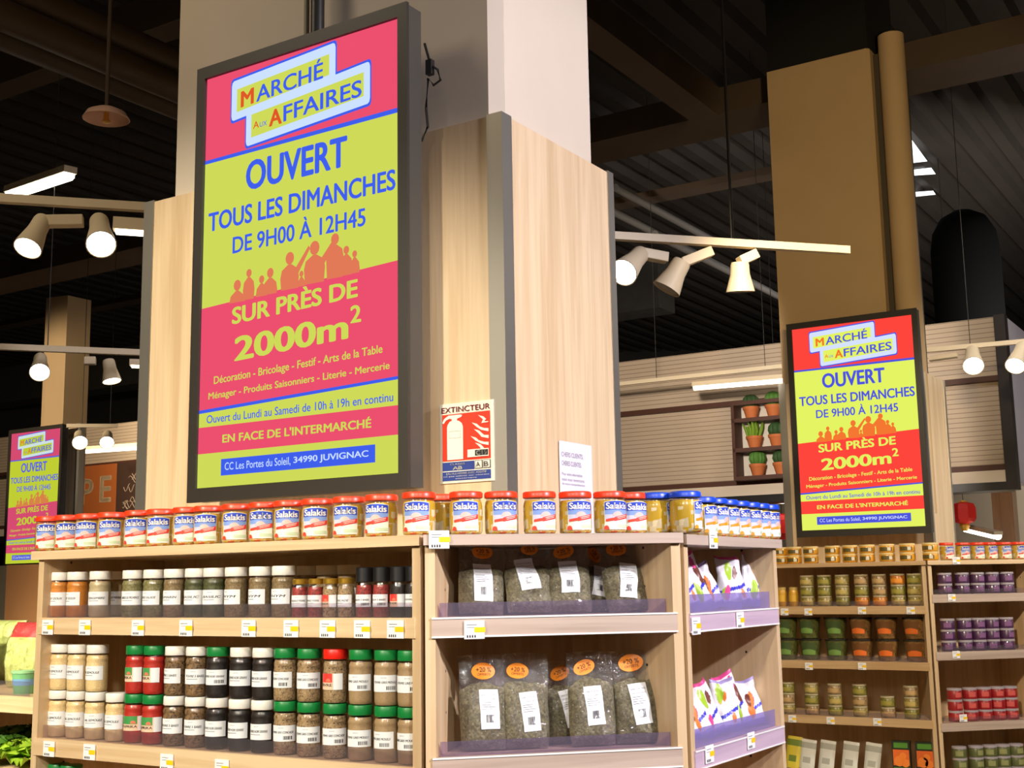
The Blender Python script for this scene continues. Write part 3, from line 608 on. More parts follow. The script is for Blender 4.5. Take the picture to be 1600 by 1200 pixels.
slimrow = [(469, 'gold', 'pink', 'plain', 'MELANGE POIVRE'), (494, 'gold', 'pink', 'plain', 'MELANGE POIVRE'), (517, 'gold', 'grey', 'promo', 'MUSCADE'), (541, 'gold', 'grey', 'plain', 'MUSCADE'), (569.5, 'black', 'pink', 'barcode', 'MOULIN 5 BAIES'), (596, 'black', 'pink', 'barcode', 'MOULIN 5 BAIES'), (623, 'black', 'black', 'promo', 'POIVRE NOIR'), (647, 'black', 'black', 'barcode', 'POIVRE NOIR')]
for i, (x, lid, fill, kind, tx_) in enumerate(slimrow):
    wp = put_on(ML, AL, x, 930, .048, .0214); wp.z = S1
    lab = f'slim spice jar with {lid} {"lid" if lid == "gold" else "grinder cap"}, {ORD[i]} slim one counted from the white-lidded jars'
    jar(lid, fill, kind, tx_, True).place(wp, (0, 0, R(AL + 10 + jit(16))), lab, 'slim spice jars on the upper shelf')
order = sorted(range(len(top)), key=lambda k: top[k][0])
for i, (x, fill, tx_) in enumerate(top):
    wp = put_on(ML, AL, x, 930, .058 if i < 11 else .15, SJR); wp.z = S1
    jar('white', fill, 'plain', tx_).place(wp, (0, 0, R(AL + 12 + jit(24))), f'white-lidded {words_[fill]} jar, {ORD[order.index(i)]} along the upper shelf from its produce-stand end', 'white-lidded spice jars on the upper shelf')
xs = [92, 119, 149, 182, 211, 240, 273, 306, 339, 376, 411, 446, 483, 523.5, 564, 604.5, 641]
low = [('white', 'garlic', 'plain', 'AIL SEMOULE')] * 4 + [('green', 'paprika', 'picture', 'PAPRIKA')] * 2 + [('white', 'pepper', 'plain', 'POIVRE 5 BAIES')] * 2 + [('white', 'black', 'plain', 'POIVRE NOIR GRAINS')] * 3 + [('green', 'grey', 'barcode', 'POIVRE GRIS CONCASSE')] * 3 + [('green', 'ground', 'barcode', 'POIVRE GRIS MOULU')] * 3
upp = [('white', 'garlic', 'plain', 'AIL SEMOULE')] * 3 + [None] + [('green', 'paprika', 'picture', 'PAPRIKA')] * 2 + [('white', 'pepper', 'plain', 'POIVRE 5 BAIES')] * 2 + [('green', 'black', 'barcode', 'POIVRE NOIR GRAINS')] + [('white', 'black', 'plain', 'POIVRE NOIR GRAINS')] * 2 + [('green', 'grey', 'barcode', 'POIVRE GRIS CONCASSE')] * 2 + [('red', 'grey', 'promo', 'POIVRE')] + [('green', 'ground', 'barcode', 'POIVRE GRIS MOULU')] * 3
PLACED.clear()
for i, x in enumerate(xs):
    wp = put_on(ML, AL, x, 1130, .058, SJR)
    for row, lst, z in (('lower', low, S2L), ('upper', upp, S2L + .1312)):
        if not lst[i]: continue
        lid, fill, kind, tx_ = lst[i]
        jar(lid, fill, kind, tx_).place((wp.x + jit(.001), wp.y + jit(.001), z), (0, 0, R(AL + 14 + jit(22))), f'{lid}-lidded {words_[fill]} jar, {row} of its stack, {ORD[i]} stack from the produce-stand end', f'stacked spice jars, {row} row')
PLACED.clear()
for i, x in enumerate((92, 112, 205)):
    wp = put_on(ML, AL, x, 1200, .07, SJR); wp.z = .745
    for k in range(2):
        jar('green', 'grey', 'barcode', 'POIVRE GRIS CONCASSE').place((wp.x, wp.y, .745 + .1312 * k), (0, 0, R(AL + 10)), f'green-lidded jar on the low shelf below the garlic jars, {ORD[i]} stack, {("under", "top")[k]} one', 'jars on the low shelf')

# ------------------------------------------------------------------ herb bags
ORANGE = mat('orange_sticker', (255, 146, 24), .45)
HERB = grains('bag_of_herbs', (136, 126, 92), (84, 76, 50), 240, .7, c3=(108, 100, 68))
LABB = mat('bag_label_white', (240, 242, 250), .5)
def herb_bag(wd, ht, thick, seed, lab, stick, crumple=.5):
    """clear pillow bag: u -1..1 across, v 0..1 upward; lab and stick give where label and sticker sit"""
    t = thing('herb_bag', 'x', 'bag', (0, 0, -5)); rnd = random.Random(seed); off = Vector((rnd.uniform(0, 50), rnd.uniform(0, 50), 0))
    def half(u, v):
        e = max(0, 1 - abs(u) ** 2.6) ** .6; f = min(1, (v / .10)) ** .6 * (1 if v < .45 else max(.07, 1 - ((v - .45) / .30) ** 1.3 if v < .75 else .07))
        return thick * .5 * e * f * (1 + .28 * noise.noise(off + Vector((u * 2.2, v * 5, 1))) + .16 * noise.noise(off + Vector((u * 6, v * 13, 4)))) + .0006
    def mid(u, v): return .008 * crumple * noise.noise(off + Vector((u * 1.3, v * 3, 9))) + .014 * crumple * max(0, v - .6) * math.sin(u * 3 + seed)
    def pt(u, v, o=0, side=-1):
        wv = wd * (.5 - .03 * math.sin(v * math.pi) * 0 + .018 * noise.noise(off + Vector((3, v * 4, 0)))) * (1 - .06 * max(0, (.12 - v)) / .12)
        return (u * wv, mid(u, v) + side * (half(u, v) + o) * 1.0, v * ht * (1 - .015 * u * u))
    def shell(name, m, v0, v1, o, nu=18, nv=26):
        mb = MB(); grid = {}; vs = []
        for sd in (-1, 1):
            for j in range(nv + 1):
                for i in range(nu + 1):
                    grid[sd, i, j] = len(vs); u_ = -1 + 2 * i / nu; vs.append(pt(u_, v0 + ((v1(u_) if callable(v1) else v1) - v0) * j / nv, o, sd))
        fs = []
        for j in range(nv):
            for i in range(nu):
                fs.append((grid[-1, i, j], grid[-1, i + 1, j], grid[-1, i + 1, j + 1], grid[-1, i, j + 1])); fs.append((grid[1, i, j], grid[1, i, j + 1], grid[1, i + 1, j + 1], grid[1, i + 1, j]))
        mb.add(vs, fs); return mb.build(name, m, t, smooth=60)
    shell('herbs', HERB, .015, lambda u: .70 + .05 * noise.noise(off + Vector((u * 1.5, 20, 0))) - .06 * u * u + .03 * noise.noise(off + Vector((u * 5, 30, 0))), -.0006); shell('clear_film', FILM, 0, 1, .0006)
    lu, lv, lw, lh, la = lab; mb = MB(); ca, sa = math.cos(la), math.sin(la)
    def lf(o):
        def f(a, b):
            x, y = (a - .5) * lw, (b - .5) * lh; xx, yy = x * ca - y * sa, x * sa + y * ca
            return pt((lu * wd / 2 + xx) / (wd / 2), (lv * ht + yy) / ht, o)
        return f
    gx, gy = 8, 14
    mb.add([lf(.0016)(i / gx, j / gy) for j in range(gy + 1) for i in range(gx + 1)], [(j * (gx + 1) + i, j * (gx + 1) + i + 1, (j + 1) * (gx + 1) + i + 1, (j + 1) * (gx + 1) + i) for j in range(gy) for i in range(gx)])
    put_text(mb, 'HERBES DE PROVENCE', .08, .92, .84, .88, lf(.0022), 1, .0); put_text(mb, 'THYM ORIGAN SARRIETTE', .08, .9, .74, .775, lf(.0022), 1, 0)
    for k in range(4): mb.strip(.08, .6 + .1 * (k % 3), .66 - k * .055, .672 - k * .055, lf(.0022), 1, 4)
    u = .28
    while u < .66:
        a = rnd.choice((.012, .022, .03)); mb.strip(u, u + a, .16, .36, lf(.0022), 2, 1); u += a + .02
    mb.build('paper_label', [LABB, GREYINK, INK], t, smooth=60)
    su, sv, sr, sa_ = stick; mb = MB(); c2, s2 = math.cos(sa_), math.sin(sa_)
    def stf(o):
        def f(x, y): return pt((su * wd / 2 + x * c2 - y * s2) / (wd / 2), min(.995, (sv * ht + x * s2 + y * c2) / ht), o)
        return f
    n = 22; vs = [stf(.0024)(0, 0)]
    for rr in (.5, 1): vs += [stf(.0024)(rr * sr * math.cos(2 * math.pi * k / n), rr * sr * .66 * math.sin(2 * math.pi * k / n)) for k in range(n)]
    fs = [(0, 1 + k, 1 + (k + 1) % n) for k in range(n)] + [(1 + k, 1 + n + k, 1 + n + (k + 1) % n, 1 + (k + 1) % n) for k in range(n)]
    mb.add(vs, fs); put_text(mb, '+20 %', -sr * .62, sr * .66, -sr * .08, sr * .30, stf(.003), 1, .01); put_text(mb, 'OFFERTS', -sr * .52, sr * .58, -sr * .36, -sr * .16, stf(.003), 1, 0)
    mb.build('offer_sticker', [ORANGE, mat('sticker_ink', (90, 50, 20), .6)], t, smooth=60)
    return t
def place_bag(o, M, ang, px, py, d, z, lean, yaw, tilt, label, group):
    p = loc_on(M, ang, px, py, d); wp = M @ Vector((p.x, p.y, 0)); wp.z = z; o.location = wp
    o.rotation_euler = (Matrix.Rotation(R(ang + yaw), 3, 'Z') @ Matrix.Rotation(R(lean), 3, 'X') @ Matrix.Rotation(R(tilt), 3, 'Y')).to_euler()
    tag(o, label, 'bag', group)
G1, G2 = 'herb bags on the upper corner shelf', 'herb bags on the second corner shelf'
def hb(*a): return herb_bag(*a)
place_bag(hb(.112, .168, .050, 1, (.02, .46, .046, .098, .0), (.05, .93, .026, 0)), MC, AC, 752, 955, .09, S1 + .002, -14, 0, 3, 'bag of dried herbs with creased label at the long unit end of the upper shelf', G1)
place_bag(hb(.118, .172, .056, 2, (-.12, .56, .050, .085, .14), (.1, .95, .022, .1)), MC, AC, 829, 955, .085, S1 + .002, -16, 3, 2, 'bag of dried herbs with tilted label, between creased-label bag and orange-ovalled bag', G1)
place_bag(hb(.108, .17, .052, 3, (-.02, .52, .046, .084, .0), (-.15, .91, .026, .2)), MC, AC, 892, 955, .082, S1 + .002, -14, -3, 0, 'bag of dried herbs with straight label and orange oval, third on the upper shelf', G1)
place_bag(hb(.10, .165, .04, 4, (.1, .46, .040, .08, -.2), (-.1, .88, .022, -.9)), MC, AC, 934, 955, .150, S1 + .002, -12, 6, 4, 'bag of dried herbs standing behind the others with its label half hidden', G1)
place_bag(hb(.106, .172, .052, 5, (.12, .44, .044, .092, -.22), (-.1, .93, .027, 0)), MC, AC, 983, 955, .085, S1 + .002, -13, 0, -5, 'bag of dried herbs with slanting label at the pin-holed side of the upper shelf', G1)
place_bag(hb(.112, .225, .050, 6, (.22, .42, .046, .092, .0), (.06, .82, .030, 0)), MC, AC, 757, 1172, .075, S2C + .002, -8, 0, 0, 'tall bag of dried herbs at the long unit end of the second shelf', G2)
place_bag(hb(.116, .225, .050, 7, (.12, .38, .044, .092, .1), (-.32, .81, .028, -.1)), MC, AC, 822, 1172, .078, S2C + .002, -8, 2, 2, 'tall bag of dried herbs, second along, orange oval near its shiny folded top', G2)
place_bag(hb(.104, .20, .046, 8, (.25, .42, .040, .09, .2), (-.1, .85, .026, .35)), MC, AC, 884, 1172, .135, S2C + .002, -9, 0, 0, 'shorter bag of dried herbs set back between two taller ones on the second shelf', G2)
place_bag(hb(.114, .225, .050, 9, (.05, .42, .044, .092, .06), (-.25, .83, .027, .3)), MC, AC, 928, 1172, .07, S2C + .002, -8, -2, 0, 'tall bag of dried herbs with two bright creases beside its tilted orange oval', G2)
place_bag(hb(.112, .225, .052, 10, (.1, .42, .046, .098, .1), (-.12, .86, .032, .1)), MC, AC, 998, 1172, .074, S2C + .002, -8, 0, 0, 'tall bag of dried herbs nearest the pin holes on the second shelf', G2)

# ------------------------------------------------------------------ sachets on the end unit
SACH = [mat('sachet_white', (240, 236, 240), .35, coat=.4), mat('sachet_pink', (232, 80, 150), .35), mat('sachet_lilac', (176, 160, 214), .35), mat('sachet_green', (170, 205, 60), .35), mat('sachet_brown', (120, 66, 52), .4), mat('sachet_blue', (70, 70, 200), .35), mat('sachet_orange', (236, 130, 60), .4)]
def sachet(wd, ht, th, seed):
    t = thing('sachet', 'x', 'sachet', (0, 0, -5)); rnd = random.Random(seed); off = Vector((seed * 7.3, seed * 3.1, 0)); mb = MB(); nu, nv = 34, 46; g_ = {}; vs = []
    spots = [(rnd.uniform(-.6, .6), rnd.uniform(.2, .85), rnd.uniform(.16, .34), rnd.choice((1, 1, 3, 6, 4))) for _ in range(4)]
    def pt(u, v, sd):
        e = max(0, 1 - abs(u) ** 3) ** .6 * max(0, 1 - abs(2 * v - 1) ** 4) ** .7
        k = noise.noise(off + Vector((u * 2.6, v * 4, sd))); wv = wd * .5 * (1 + .05 * noise.noise(off + Vector((5, v * 6, 0))))
        return (u * wv, sd * (th * .5 * e * (1 + .5 * k) + .0005) + .012 * (noise.noise(off + Vector((u, v * 2.5, 7)))) + .02 * (v > .8) * (v - .8) * math.sin(3 * u + seed) * 3, v * ht + .008 * abs(u) * (v > .9))
    for sd in (-1, 1):
        for j in range(nv + 1):
            for i in range(nu + 1): g_[sd, i, j] = len(vs); vs.append(pt(-1 + 2 * i / nu, j / nv, sd))
    fs, ms = [], []
    def col(u, v):
        if v > .93: return 2 if seed % 2 else 1
        if v < .12: return 2
        for a, b, r_, c_ in spots:
            if (u - a) ** 2 + ((v - b) * 1.6) ** 2 < r_ * r_: return c_
        if abs(v - .35 - .1 * u) < .035: return 5
        return 0
    for j in range(nv):
        for i in range(nu):
            c_ = col(-1 + (2 * i + 1) / nu, (j + .5) / nv)
            fs.append((g_[-1, i, j], g_[-1, i + 1, j], g_[-1, i + 1, j + 1], g_[-1, i, j + 1])); fs.append((g_[1, i, j], g_[1, i, j + 1], g_[1, i + 1, j + 1], g_[1, i + 1, j])); ms += [c_, c_]
    mb.add(vs, fs, ms); mb.build('pouch', SACH, t, smooth=60)
    return t
PSA = [sachet(.074, h, .024, s) for s, h in ((1, .135), (2, .15), (3, .125), (4, .142))]; PSA = [Proto(o) for o in PSA]
for row, z, lst in (('upper', S1 - .004, ((1082, .06, 8, -22), (1101, .06, 4, -26), (1118, .06, 8, -24), (1140, .06, 2, 12), (1160, .06, 4, -20), (1178, .06, 6, 14), (1190, .07, 2, -8))),
                    ('second', S2R, ((1080, .06, 8, -24), (1100, .07, 4, -30), (1120, .06, 8, -22), (1143, .06, 2, -6), (1162, .07, 4, -26), (1182, .06, 6, -10)))):
    for i, (x, d, yaw, tilt) in enumerate(lst):
        p = loc_on(MR, AR, x, 950 if row == 'upper' else 1150, d); wp = MR @ Vector((p.x, p.y, 0)); wp.z = z + .004
        PSA[(i + (row == 'second')) % 4].place(wp, (Matrix.Rotation(R(AR - 40 + yaw * 2), 3, 'Z') @ Matrix.Rotation(R(-14), 3, 'X') @ Matrix.Rotation(R(tilt * .7), 3, 'Y')).to_euler(), f'pink and white sachet on the {row} lilac-edged shelf, {ORD[i]} from the herb bags', f'sachets on the {row} shelf')

# ------------------------------------------------------------------ far island behind to the side
TAN_P = mat('tan_plaster', (190, 160, 118), .8, var=6, scale=3)
ztl = loc_on(ML2, AL, 1442, 876, 0).z
def zl(x, y): return loc_on(ML2, AL, x, y, 0).z
def zc(x, y): return loc_on(MC2, AC, x, y, 0).z
F1, F2, F3 = zl(1440, 947), zl(1440, 1035.5), zl(1440, 1125.5); F4 = F3 - .37
D1, D2, D3 = zc(1500, 928.5), zc(1500, 1018.5), zc(1500, 1129.5); D4 = D3 - .33
W2 = wood('oak_edge_far', (206, 172, 126), (188, 150, 104), 'x')
uF, shF = unit('shelving_unit', 'far oak shelving unit of antipasti tubs under the second advertising display', ML2, AL, -1.41, -.006, .46, False, True, (F1, F2, F3, F4, .25), ztl, W2, LIP, over0=.02, liph=.03, top=W2)
uG, shG = unit('shelving_unit', 'far oak corner unit stacked with purple and red tins', MC2, AC, .006, .70, .385, True, False, (D1, D2, D3, D4, .25), ztl, W_GREY, LIP, liph=.03)
for sh, pts in ((shF[0], ((1226, 956), (1263, 956), (1347, 954), (1423, 954))), (shF[1], ((1264, 1041), (1347, 1041))), (shF[2], ((1238, 1123), (1298, 1126), (1371, 1128)))):
    for x, y in pts: price_tag(ML2, AL, sh, x, y)
for sh, x, y in ((shG[0], 1487, 934), (shG[1], 1494, 1023), (shG[2], 1505, 1122)): price_tag(MC2, AC, sh, x, y)
price_tag(MC2, AC, [k for k in kids(uG) if k.name.startswith('top_board')][0], 1494, 876, -.0145)
kxF = loc_on(ML2, AL, 1444, 640, .5).x; kwF = kxF - loc_on(ML2, AL, 1218, 640, .5).x
pzF = loc_on(ML2, AL, 1440, 577, .5).z
MK = frame(ML2 @ Vector((kxF, .5, 0)), AR); rwF = max(.3, loc_on(MK, AR, 1479, 640, 0).x)
pF = pillar(ML2, AL, kxF, .5, kwF, rwF, pzF, 2.0, (.1, .1), TAN_P, 'tan plaster pillar clad in oak panels, rising behind the second advertising display')
xa = loc_on(ML2, AL, 1206, 270, .53).x; xb = loc_on(ML2, AL, 1362, 150, .53).x; ztop = loc_on(ML2, AL, 1198, 113, .53).z
MB().prism([(xa, .53), (xb - .02, .53), (xb, .55), (xb, 1.2), (xa, 1.2)], 1.9, ztop).build('upper_shaft', TAN_P, pF)
MB().box(xa + .01, xb - .01, .54, 1.19, ztop, CZ).build('painted_shaft', mat('black_paint', (9, 8, 7), .9), pF)
xp0 = loc_on(ML2, AL, 1372, 150, .53).x; xp1 = loc_on(ML2, AL, 1413, 150, .53).x; rp = (xp1 - xp0) / 2
MB().lathe([(rp, 1.9), (rp, ztop + .08), (rp - .03, ztop + .1)], 24, M=Matrix.Translation(((xp0 + xp1) / 2, .53 + rp, 0))).build('round_casing', TAN_P, pF, smooth=50)
MB().box(xb + .0005, xp0 + rp, .62, 1.0, 1.9, ztop - .02).build('recess', mat('recess_grey', (70, 62, 48), .8), pF)
pd_ = loc_on(ML2, AL, 1228, 507, .36)
display(ML2, AL, pd_.x, .36, pd_.z, PALR, 'second advertising screen on the tan pillar, above the rows of small yellow jars', pole=False)

# small jars and tubs of the far island (a few pixels each: one mesh per kind, colours by material)
def small(name, prof, mids, mats, n=14, extra=None):
    mb = MB(); mb.lathe(prof, n, mids)
    if extra: extra(mb)
    me = mb.mesh(name, mats, smooth=40); return me
def put_small(me, name, M, ang, x, y, d, z, label, cat, group, rz=0):
    p = loc_on(M, ang, x, y, d); wp = M @ Vector((p.x, p.y, 0)); wp.z = z
    o = bpy.data.objects.new(name, me); COL.objects.link(o); o.location = wp; o.rotation_euler = (0, 0, R(ang + rz)); return tag(o, label, cat, group)
def curved_patch(r, ang, z0, z1, m):
    return lambda mb: mb.strip(-R(ang), R(ang), z0, z1, lambda a, v: (r * math.sin(a), -r * math.cos(a), v), m, 6)
YJ = small('spread_jar', [(.040, 0), (.046, .006), (.046, .036), (.044, .040), (.046, .041), (.046, .051), (.044, .052)], [0, 0, 0, 0, 1, 1], [mat('spread_amber', (222, 158, 34), .3, coat=.6), mat('pale_cap', (232, 205, 140), .4), mat('olive_label', (96, 84, 40), .5), mat('pale_label', (225, 215, 190), .5)], 16,
           lambda mb: (mb.strip(-R(50), R(50), .010, .034, lambda a, v: (.0464 * math.sin(a), -.0464 * math.cos(a), v), 2, 6), mb.strip(R(15), R(40), .012, .032, lambda a, v: (.0467 * math.sin(a), -.0467 * math.cos(a), v), 3, 4)))
for i, x in enumerate((1219, 1241, 1267, 1301, 1328, 1355, 1386, 1418, 1454)):
    for k in range(2):
        put_small(YJ, 'spread_jar', ML2, AL, x, 865, .055, ztl + .052 * k, f'small amber spread jar on the far board, {("lower", "upper")[k]} one, {ORD[i]} column from the end unit', 'jar', 'amber spread jars on the far board', jit(15))
for i, x in enumerate((1479, 1504, 1527, 1547, 1569, 1591)):
    p = loc_on(MC2, AC, x, 860, .06); wp = MC2 @ Vector((p.x, p.y, 0)); wp.z = ztl
    RJ.place(wp, (0, 0, R(AC + jit(8))), f'red-lidded feta jar on the far corner board, {ORD[i]} from the amber spread jars', 'red-lidded feta jars on the far corner board')
AJ = lambda nm, c, c2: small('antipasti_jar', [(.038, 0), (.044, .004), (.044, .048), (.041, .052), (.043, .053), (.043, .063)], [0, 0, 0, 0, 1], [grains(nm, c, c2, 120, .35), mat('clear_cap', (190, 176, 140), .25, coat=.8), mat('jar_label_' + nm, tuple(min(255, int(v * 1.15)) for v in c), .5)], 14, curved_patch(.0443, 46, .012, .036, 2))
AJS = [AJ('artichoke', (170, 150, 84), (116, 104, 52)), AJ('green_olive', (142, 132, 58), (96, 92, 40)), AJ('dried_tomato', (206, 132, 44), (160, 92, 30)), AJ('mushroom', (168, 138, 92), (112, 90, 56))]
ANM = ['artichoke', 'green olive', 'orange vegetable', 'brown mushroom']
pat = [[0, 1, 0], [0, 1, 1], [1, 0, 0], [2, 1, 3], [2, 3, 3], [0, 1, 2], [0, 0, 1]]
for i, x in enumerate((1262, 1289, 1317, 1347, 1375, 1404, 1430)):
    for k in range(3):
        put_small(AJS[pat[i][k]], 'antipasti_jar', ML2, AL, x, 930, .07, F1 + .0632 * k, f'small {ANM[pat[i][k]]} jar, {("bottom", "middle", "top")[k]} of the {ORD[i]} stack along the far upper shelf', 'jar', 'antipasti jars on the far upper shelf', jit(20))
TJ = small('pickle_jar', [(.026, 0), (.030, .005), (.030, .088), (.026, .1), (.027, .101), (.027, .118)], [0, 0, 0, 0, 1], [mat('pickle_amber', (214, 160, 44), .3, coat=.5), mat('straw_cap', (196, 166, 96), .35), mat('pickle_label', (224, 176, 60), .5)], 14, curved_patch(.0303, 50, .03, .07, 2))
for i, x in enumerate((1222, 1240)): put_small(TJ, 'pickle_jar', ML2, AL, x, 930, .07, F1, f'tall amber pickle jar beside the antipasti stacks, {("nearer the sachets", "nearer the stacks")[i]}', 'jar', 'tall amber pickle jars')
def tub(nm, c, c2, lab, cap):
    def ex(mb):
        mb.strip(-R(46), R(46), .030, .105, lambda a, v: ((.0522 + .1304 * v) * math.sin(a), -(.0522 + .1304 * v) * math.cos(a), v), 2, 6)
        mb.strip(-R(42), R(42), .032, lambda a: .066 - .02 * a * a, lambda a, v: ((.0527 + .1304 * v) * math.sin(a), -(.0527 + .1304 * v) * math.cos(a), v), 3, 6)
        mb.box(-.016, .016, -.016, .016, .1275, .1295, 4)
    return small('salad_tub', [(.046, 0), (.052, .003), (.067, .118), (.070, .119), (.070, .126), (.064, .128)], [0, 0, 1, 1, 1], [grains('tub_' + nm, c, c2, 90, .3), mat('black_tub_rim', (46, 44, 40), .25, coat=.6), mat('tub_label_' + nm, lab, .45), mat('tub_cap_' + nm, cap, .45), WHITE], 18, ex)
TG, TO = tub('olive', (104, 104, 52), (58, 64, 28), (70, 88, 46), (122, 158, 78)), tub('orange', (150, 110, 60), (88, 66, 36), (120, 78, 40), (240, 120, 48))
for i, x in enumerate((1231, 1266, 1307, 1346, 1386, 1430)):
    for k in range(2):
        put_small(TG if i < 3 else TO, 'salad_tub', ML2, AL, x, 1000, .10, F2 + .1297 * k, f'{("green", "orange")[i > 2]}-labelled salad tub, {("lower", "upper")[k]} one of column {ORD[i % 3]} among the {("green", "orange")[i > 2]} ones', 'tub', 'salad tubs on the far second shelf', jit(10))
for i, (x, n) in enumerate(((1232, 3), (1269, 3), (1305, 3), (1344, 3), (1387, 2), (1424, 3))):
    for k in range(n):
        put_small(AJS[(0, 3, 1)[(i + k) % 3]], 'antipasti_jar', ML2, AL, x, 1095, .07, F3 + .0632 * k, f'squat {ANM[(0, 3, 1)[(i + k) % 3]]} jar, {("bottom", "second", "third")[k]} of the {ORD[i]} stack on the far third shelf', 'jar', 'antipasti jars on the far third shelf', jit(20))
# cartons and pouches on the fourth shelf
zb4 = loc_on(ML2, AL, 1430, 1213, .08).z
def pouch(c, c2, ht):
    mb = MB(); nu, nv = 8, 10; vs = []; fs = []; ms = []
    for sd in (-1, 1):
        for j in range(nv + 1):
            for i in range(nu + 1):
                u, v = -1 + 2 * i / nu, j / nv; e = max(0, 1 - u ** 4) ** .6 * (1 - .85 * v ** 2); vs.append((u * .048, sd * (.018 * e + .0005), v * ht))
    o2 = (nu + 1) * (nv + 1)
    for j in range(nv):
        for i in range(nu):
            a = j * (nu + 1) + i; fs.append((a, a + 1, a + nu + 2, a + nu + 1)); fs.append((o2 + a, o2 + a + nu + 1, o2 + a + nu + 2, o2 + a + 1)); m = 1 if (j > 6 and j < 9) or (1 < j < 4 and 1 < i < 6) else 0; ms += [m, m]
    mb.add(vs, fs, ms); return mb.mesh('pouch', [c, c2], smooth=60)
PW = pouch(mat('pouch_white', (222, 222, 212), .4), mat('pouch_print', (176, 176, 164), .5), .175); PY = pouch(mat('pouch_yellow', (216, 196, 60), .4), mat('pouch_green', (110, 130, 40), .5), .19)
for i, x in enumerate((1237, 1259, 1289, 1325, 1360)):
    o = put_small(PY if i == 0 else PW, 'grain_pouch', ML2, AL, x, 1180, .09, zb4, 'yellow grain pouch at the end of the low far shelf' if i == 0 else f'white grain pouch on the low far shelf, {ORD[i - 1]} from the yellow pouch', 'pouch', 'pouches on the low far shelf'); o.rotation_euler = (R(-10), R(6), R(AL))
bx = MB(); bx.box(-.052, .052, -.02, .02, 0, .2, 0); bx.strip(-.046, .046, .06, .15, lambda u, v: (u, -.0206, v), 1, 1); bx.strip(-.04, .04, .16, .19, lambda u, v: (u, -.0206, v), 2, 1)
for cx, cz, rr in ((-.012, .085, .03), (.022, .075, .024), (.01, .115, .02)): bx.add([(cx + rr * math.cos(k * .5236), -.0212, cz + rr * math.sin(k * .5236)) for k in range(12)], [tuple(range(12))], 3)
bx.strip(-.046, .046, .012, .05, lambda u, v: (u, -.0206, v), 4, 1)
BXM = bx.mesh('food_carton', [mat('carton_dark', (38, 44, 24), .5), mat('carton_orange', (236, 110, 40), .5), mat('carton_green', (90, 150, 50), .5), mat('carton_pumpkin', (250, 140, 50), .5), mat('carton_leaf', (84, 130, 40), .5)])
for i, x in enumerate((1409, 1446)): put_small(BXM, 'food_carton', ML2, AL, x, 1180, .07, zb4, f'dark green and orange food carton on the low far shelf, {("beside the white pouches", "against the unit side")[i]}', 'carton', 'food cartons on the low far shelf', 6)
def tin(nm, c, c2):
    def ex(mb):
        mb.strip(-R(40), R(20), .012, .040, lambda a, v: (.0423 * math.sin(a), -.0423 * math.cos(a), v), 2, 5)
    return small('tin', [(.039, 0), (.042, .002), (.042, .047), (.040, .050), (.042, .051), (.042, .062), (.040, .063)], [0, 0, 0, 0, 1, 1], [mat('tin_' + nm, c, .35, coat=.5), mat('tin_rim', (206, 196, 204), .3, .4), mat('tin_print_' + nm, c2, .45)], 14, ex)
TP, TR_, TGN = tin('purple', (70, 38, 72), (130, 88, 132)), tin('red', (150, 26, 32), (206, 90, 84)), tin('green', (92, 96, 56), (146, 148, 96))
for nm, me, z, rows, xs_, y in (('purple', TP, D1, 2, (1476, 1503, 1527, 1550, 1573), 910), ('purple', TP, D2, 3, (1482, 1508, 1530, 1551, 1574), 1000), ('red', TR_, D3, 3, (1492, 1516, 1538, 1559, 1579), 1095), ('green', TGN, D4, 3, (1500, 1526, 1548, 1568, 1589), 1190)):
    sh = {D1: 'upper', D2: 'second', D3: 'third', D4: 'lowest'}[z]
    for i, x in enumerate(xs_):
        for k in range(rows):
            put_small(me, 'tin', MC2, AC, x, y, .075, z + .0632 * k, f'{nm} tin on the far corner unit, {sh} shelf, {("bottom", "middle", "top")[k] if rows == 3 else ("bottom", "top")[k]} row, {ORD[i]} along', 'tin', f'{nm} tins on the {sh} far corner shelf', jit(25))

# ------------------------------------------------------------------ third display and its slim column, far down the aisle
p3 = at(98, 662, 12.4); M3 = frame(p3, AL)
display(M3, AL, -.86, 0, p3.z, PALL, 'smallest advertising screen, half hidden past the produce-stand end of the feta jars', pole=False)
t = thing('pillar', 'slim tan column behind the smallest advertising screen', 'pillar', M3.translation, R(AL)); t['kind'] = 'structure'; del t['category']
cx = loc_on(M3, AL, 73, 560, .25).x; cz = loc_on(M3, AL, 72, 466, .25).z
MB().prism([(cx - .14, .33), (cx - .05, .25), (cx, .25), (cx + .24, .30), (cx + .24, .6), (cx - .14, .6)], 0, cz).build('shaft', TAN_P, t)
xr_ = loc_on(M3, AL, 118, 740, .2).x; zt3 = loc_on(M3, AL, 110, 663, .2).z
MB().prism([(xr_ - .75, .20), (xr_, .20), (xr_, .24), (xr_ - .75, .24)], .3, zt3).build('cladding_panel', W_PANEL, t)
MB().prism([(xr_, .195), (xr_ + .05, .195), (xr_ + .05, .26), (xr_, .26)], .3, zt3).build('edge_trim', STEEL, t)

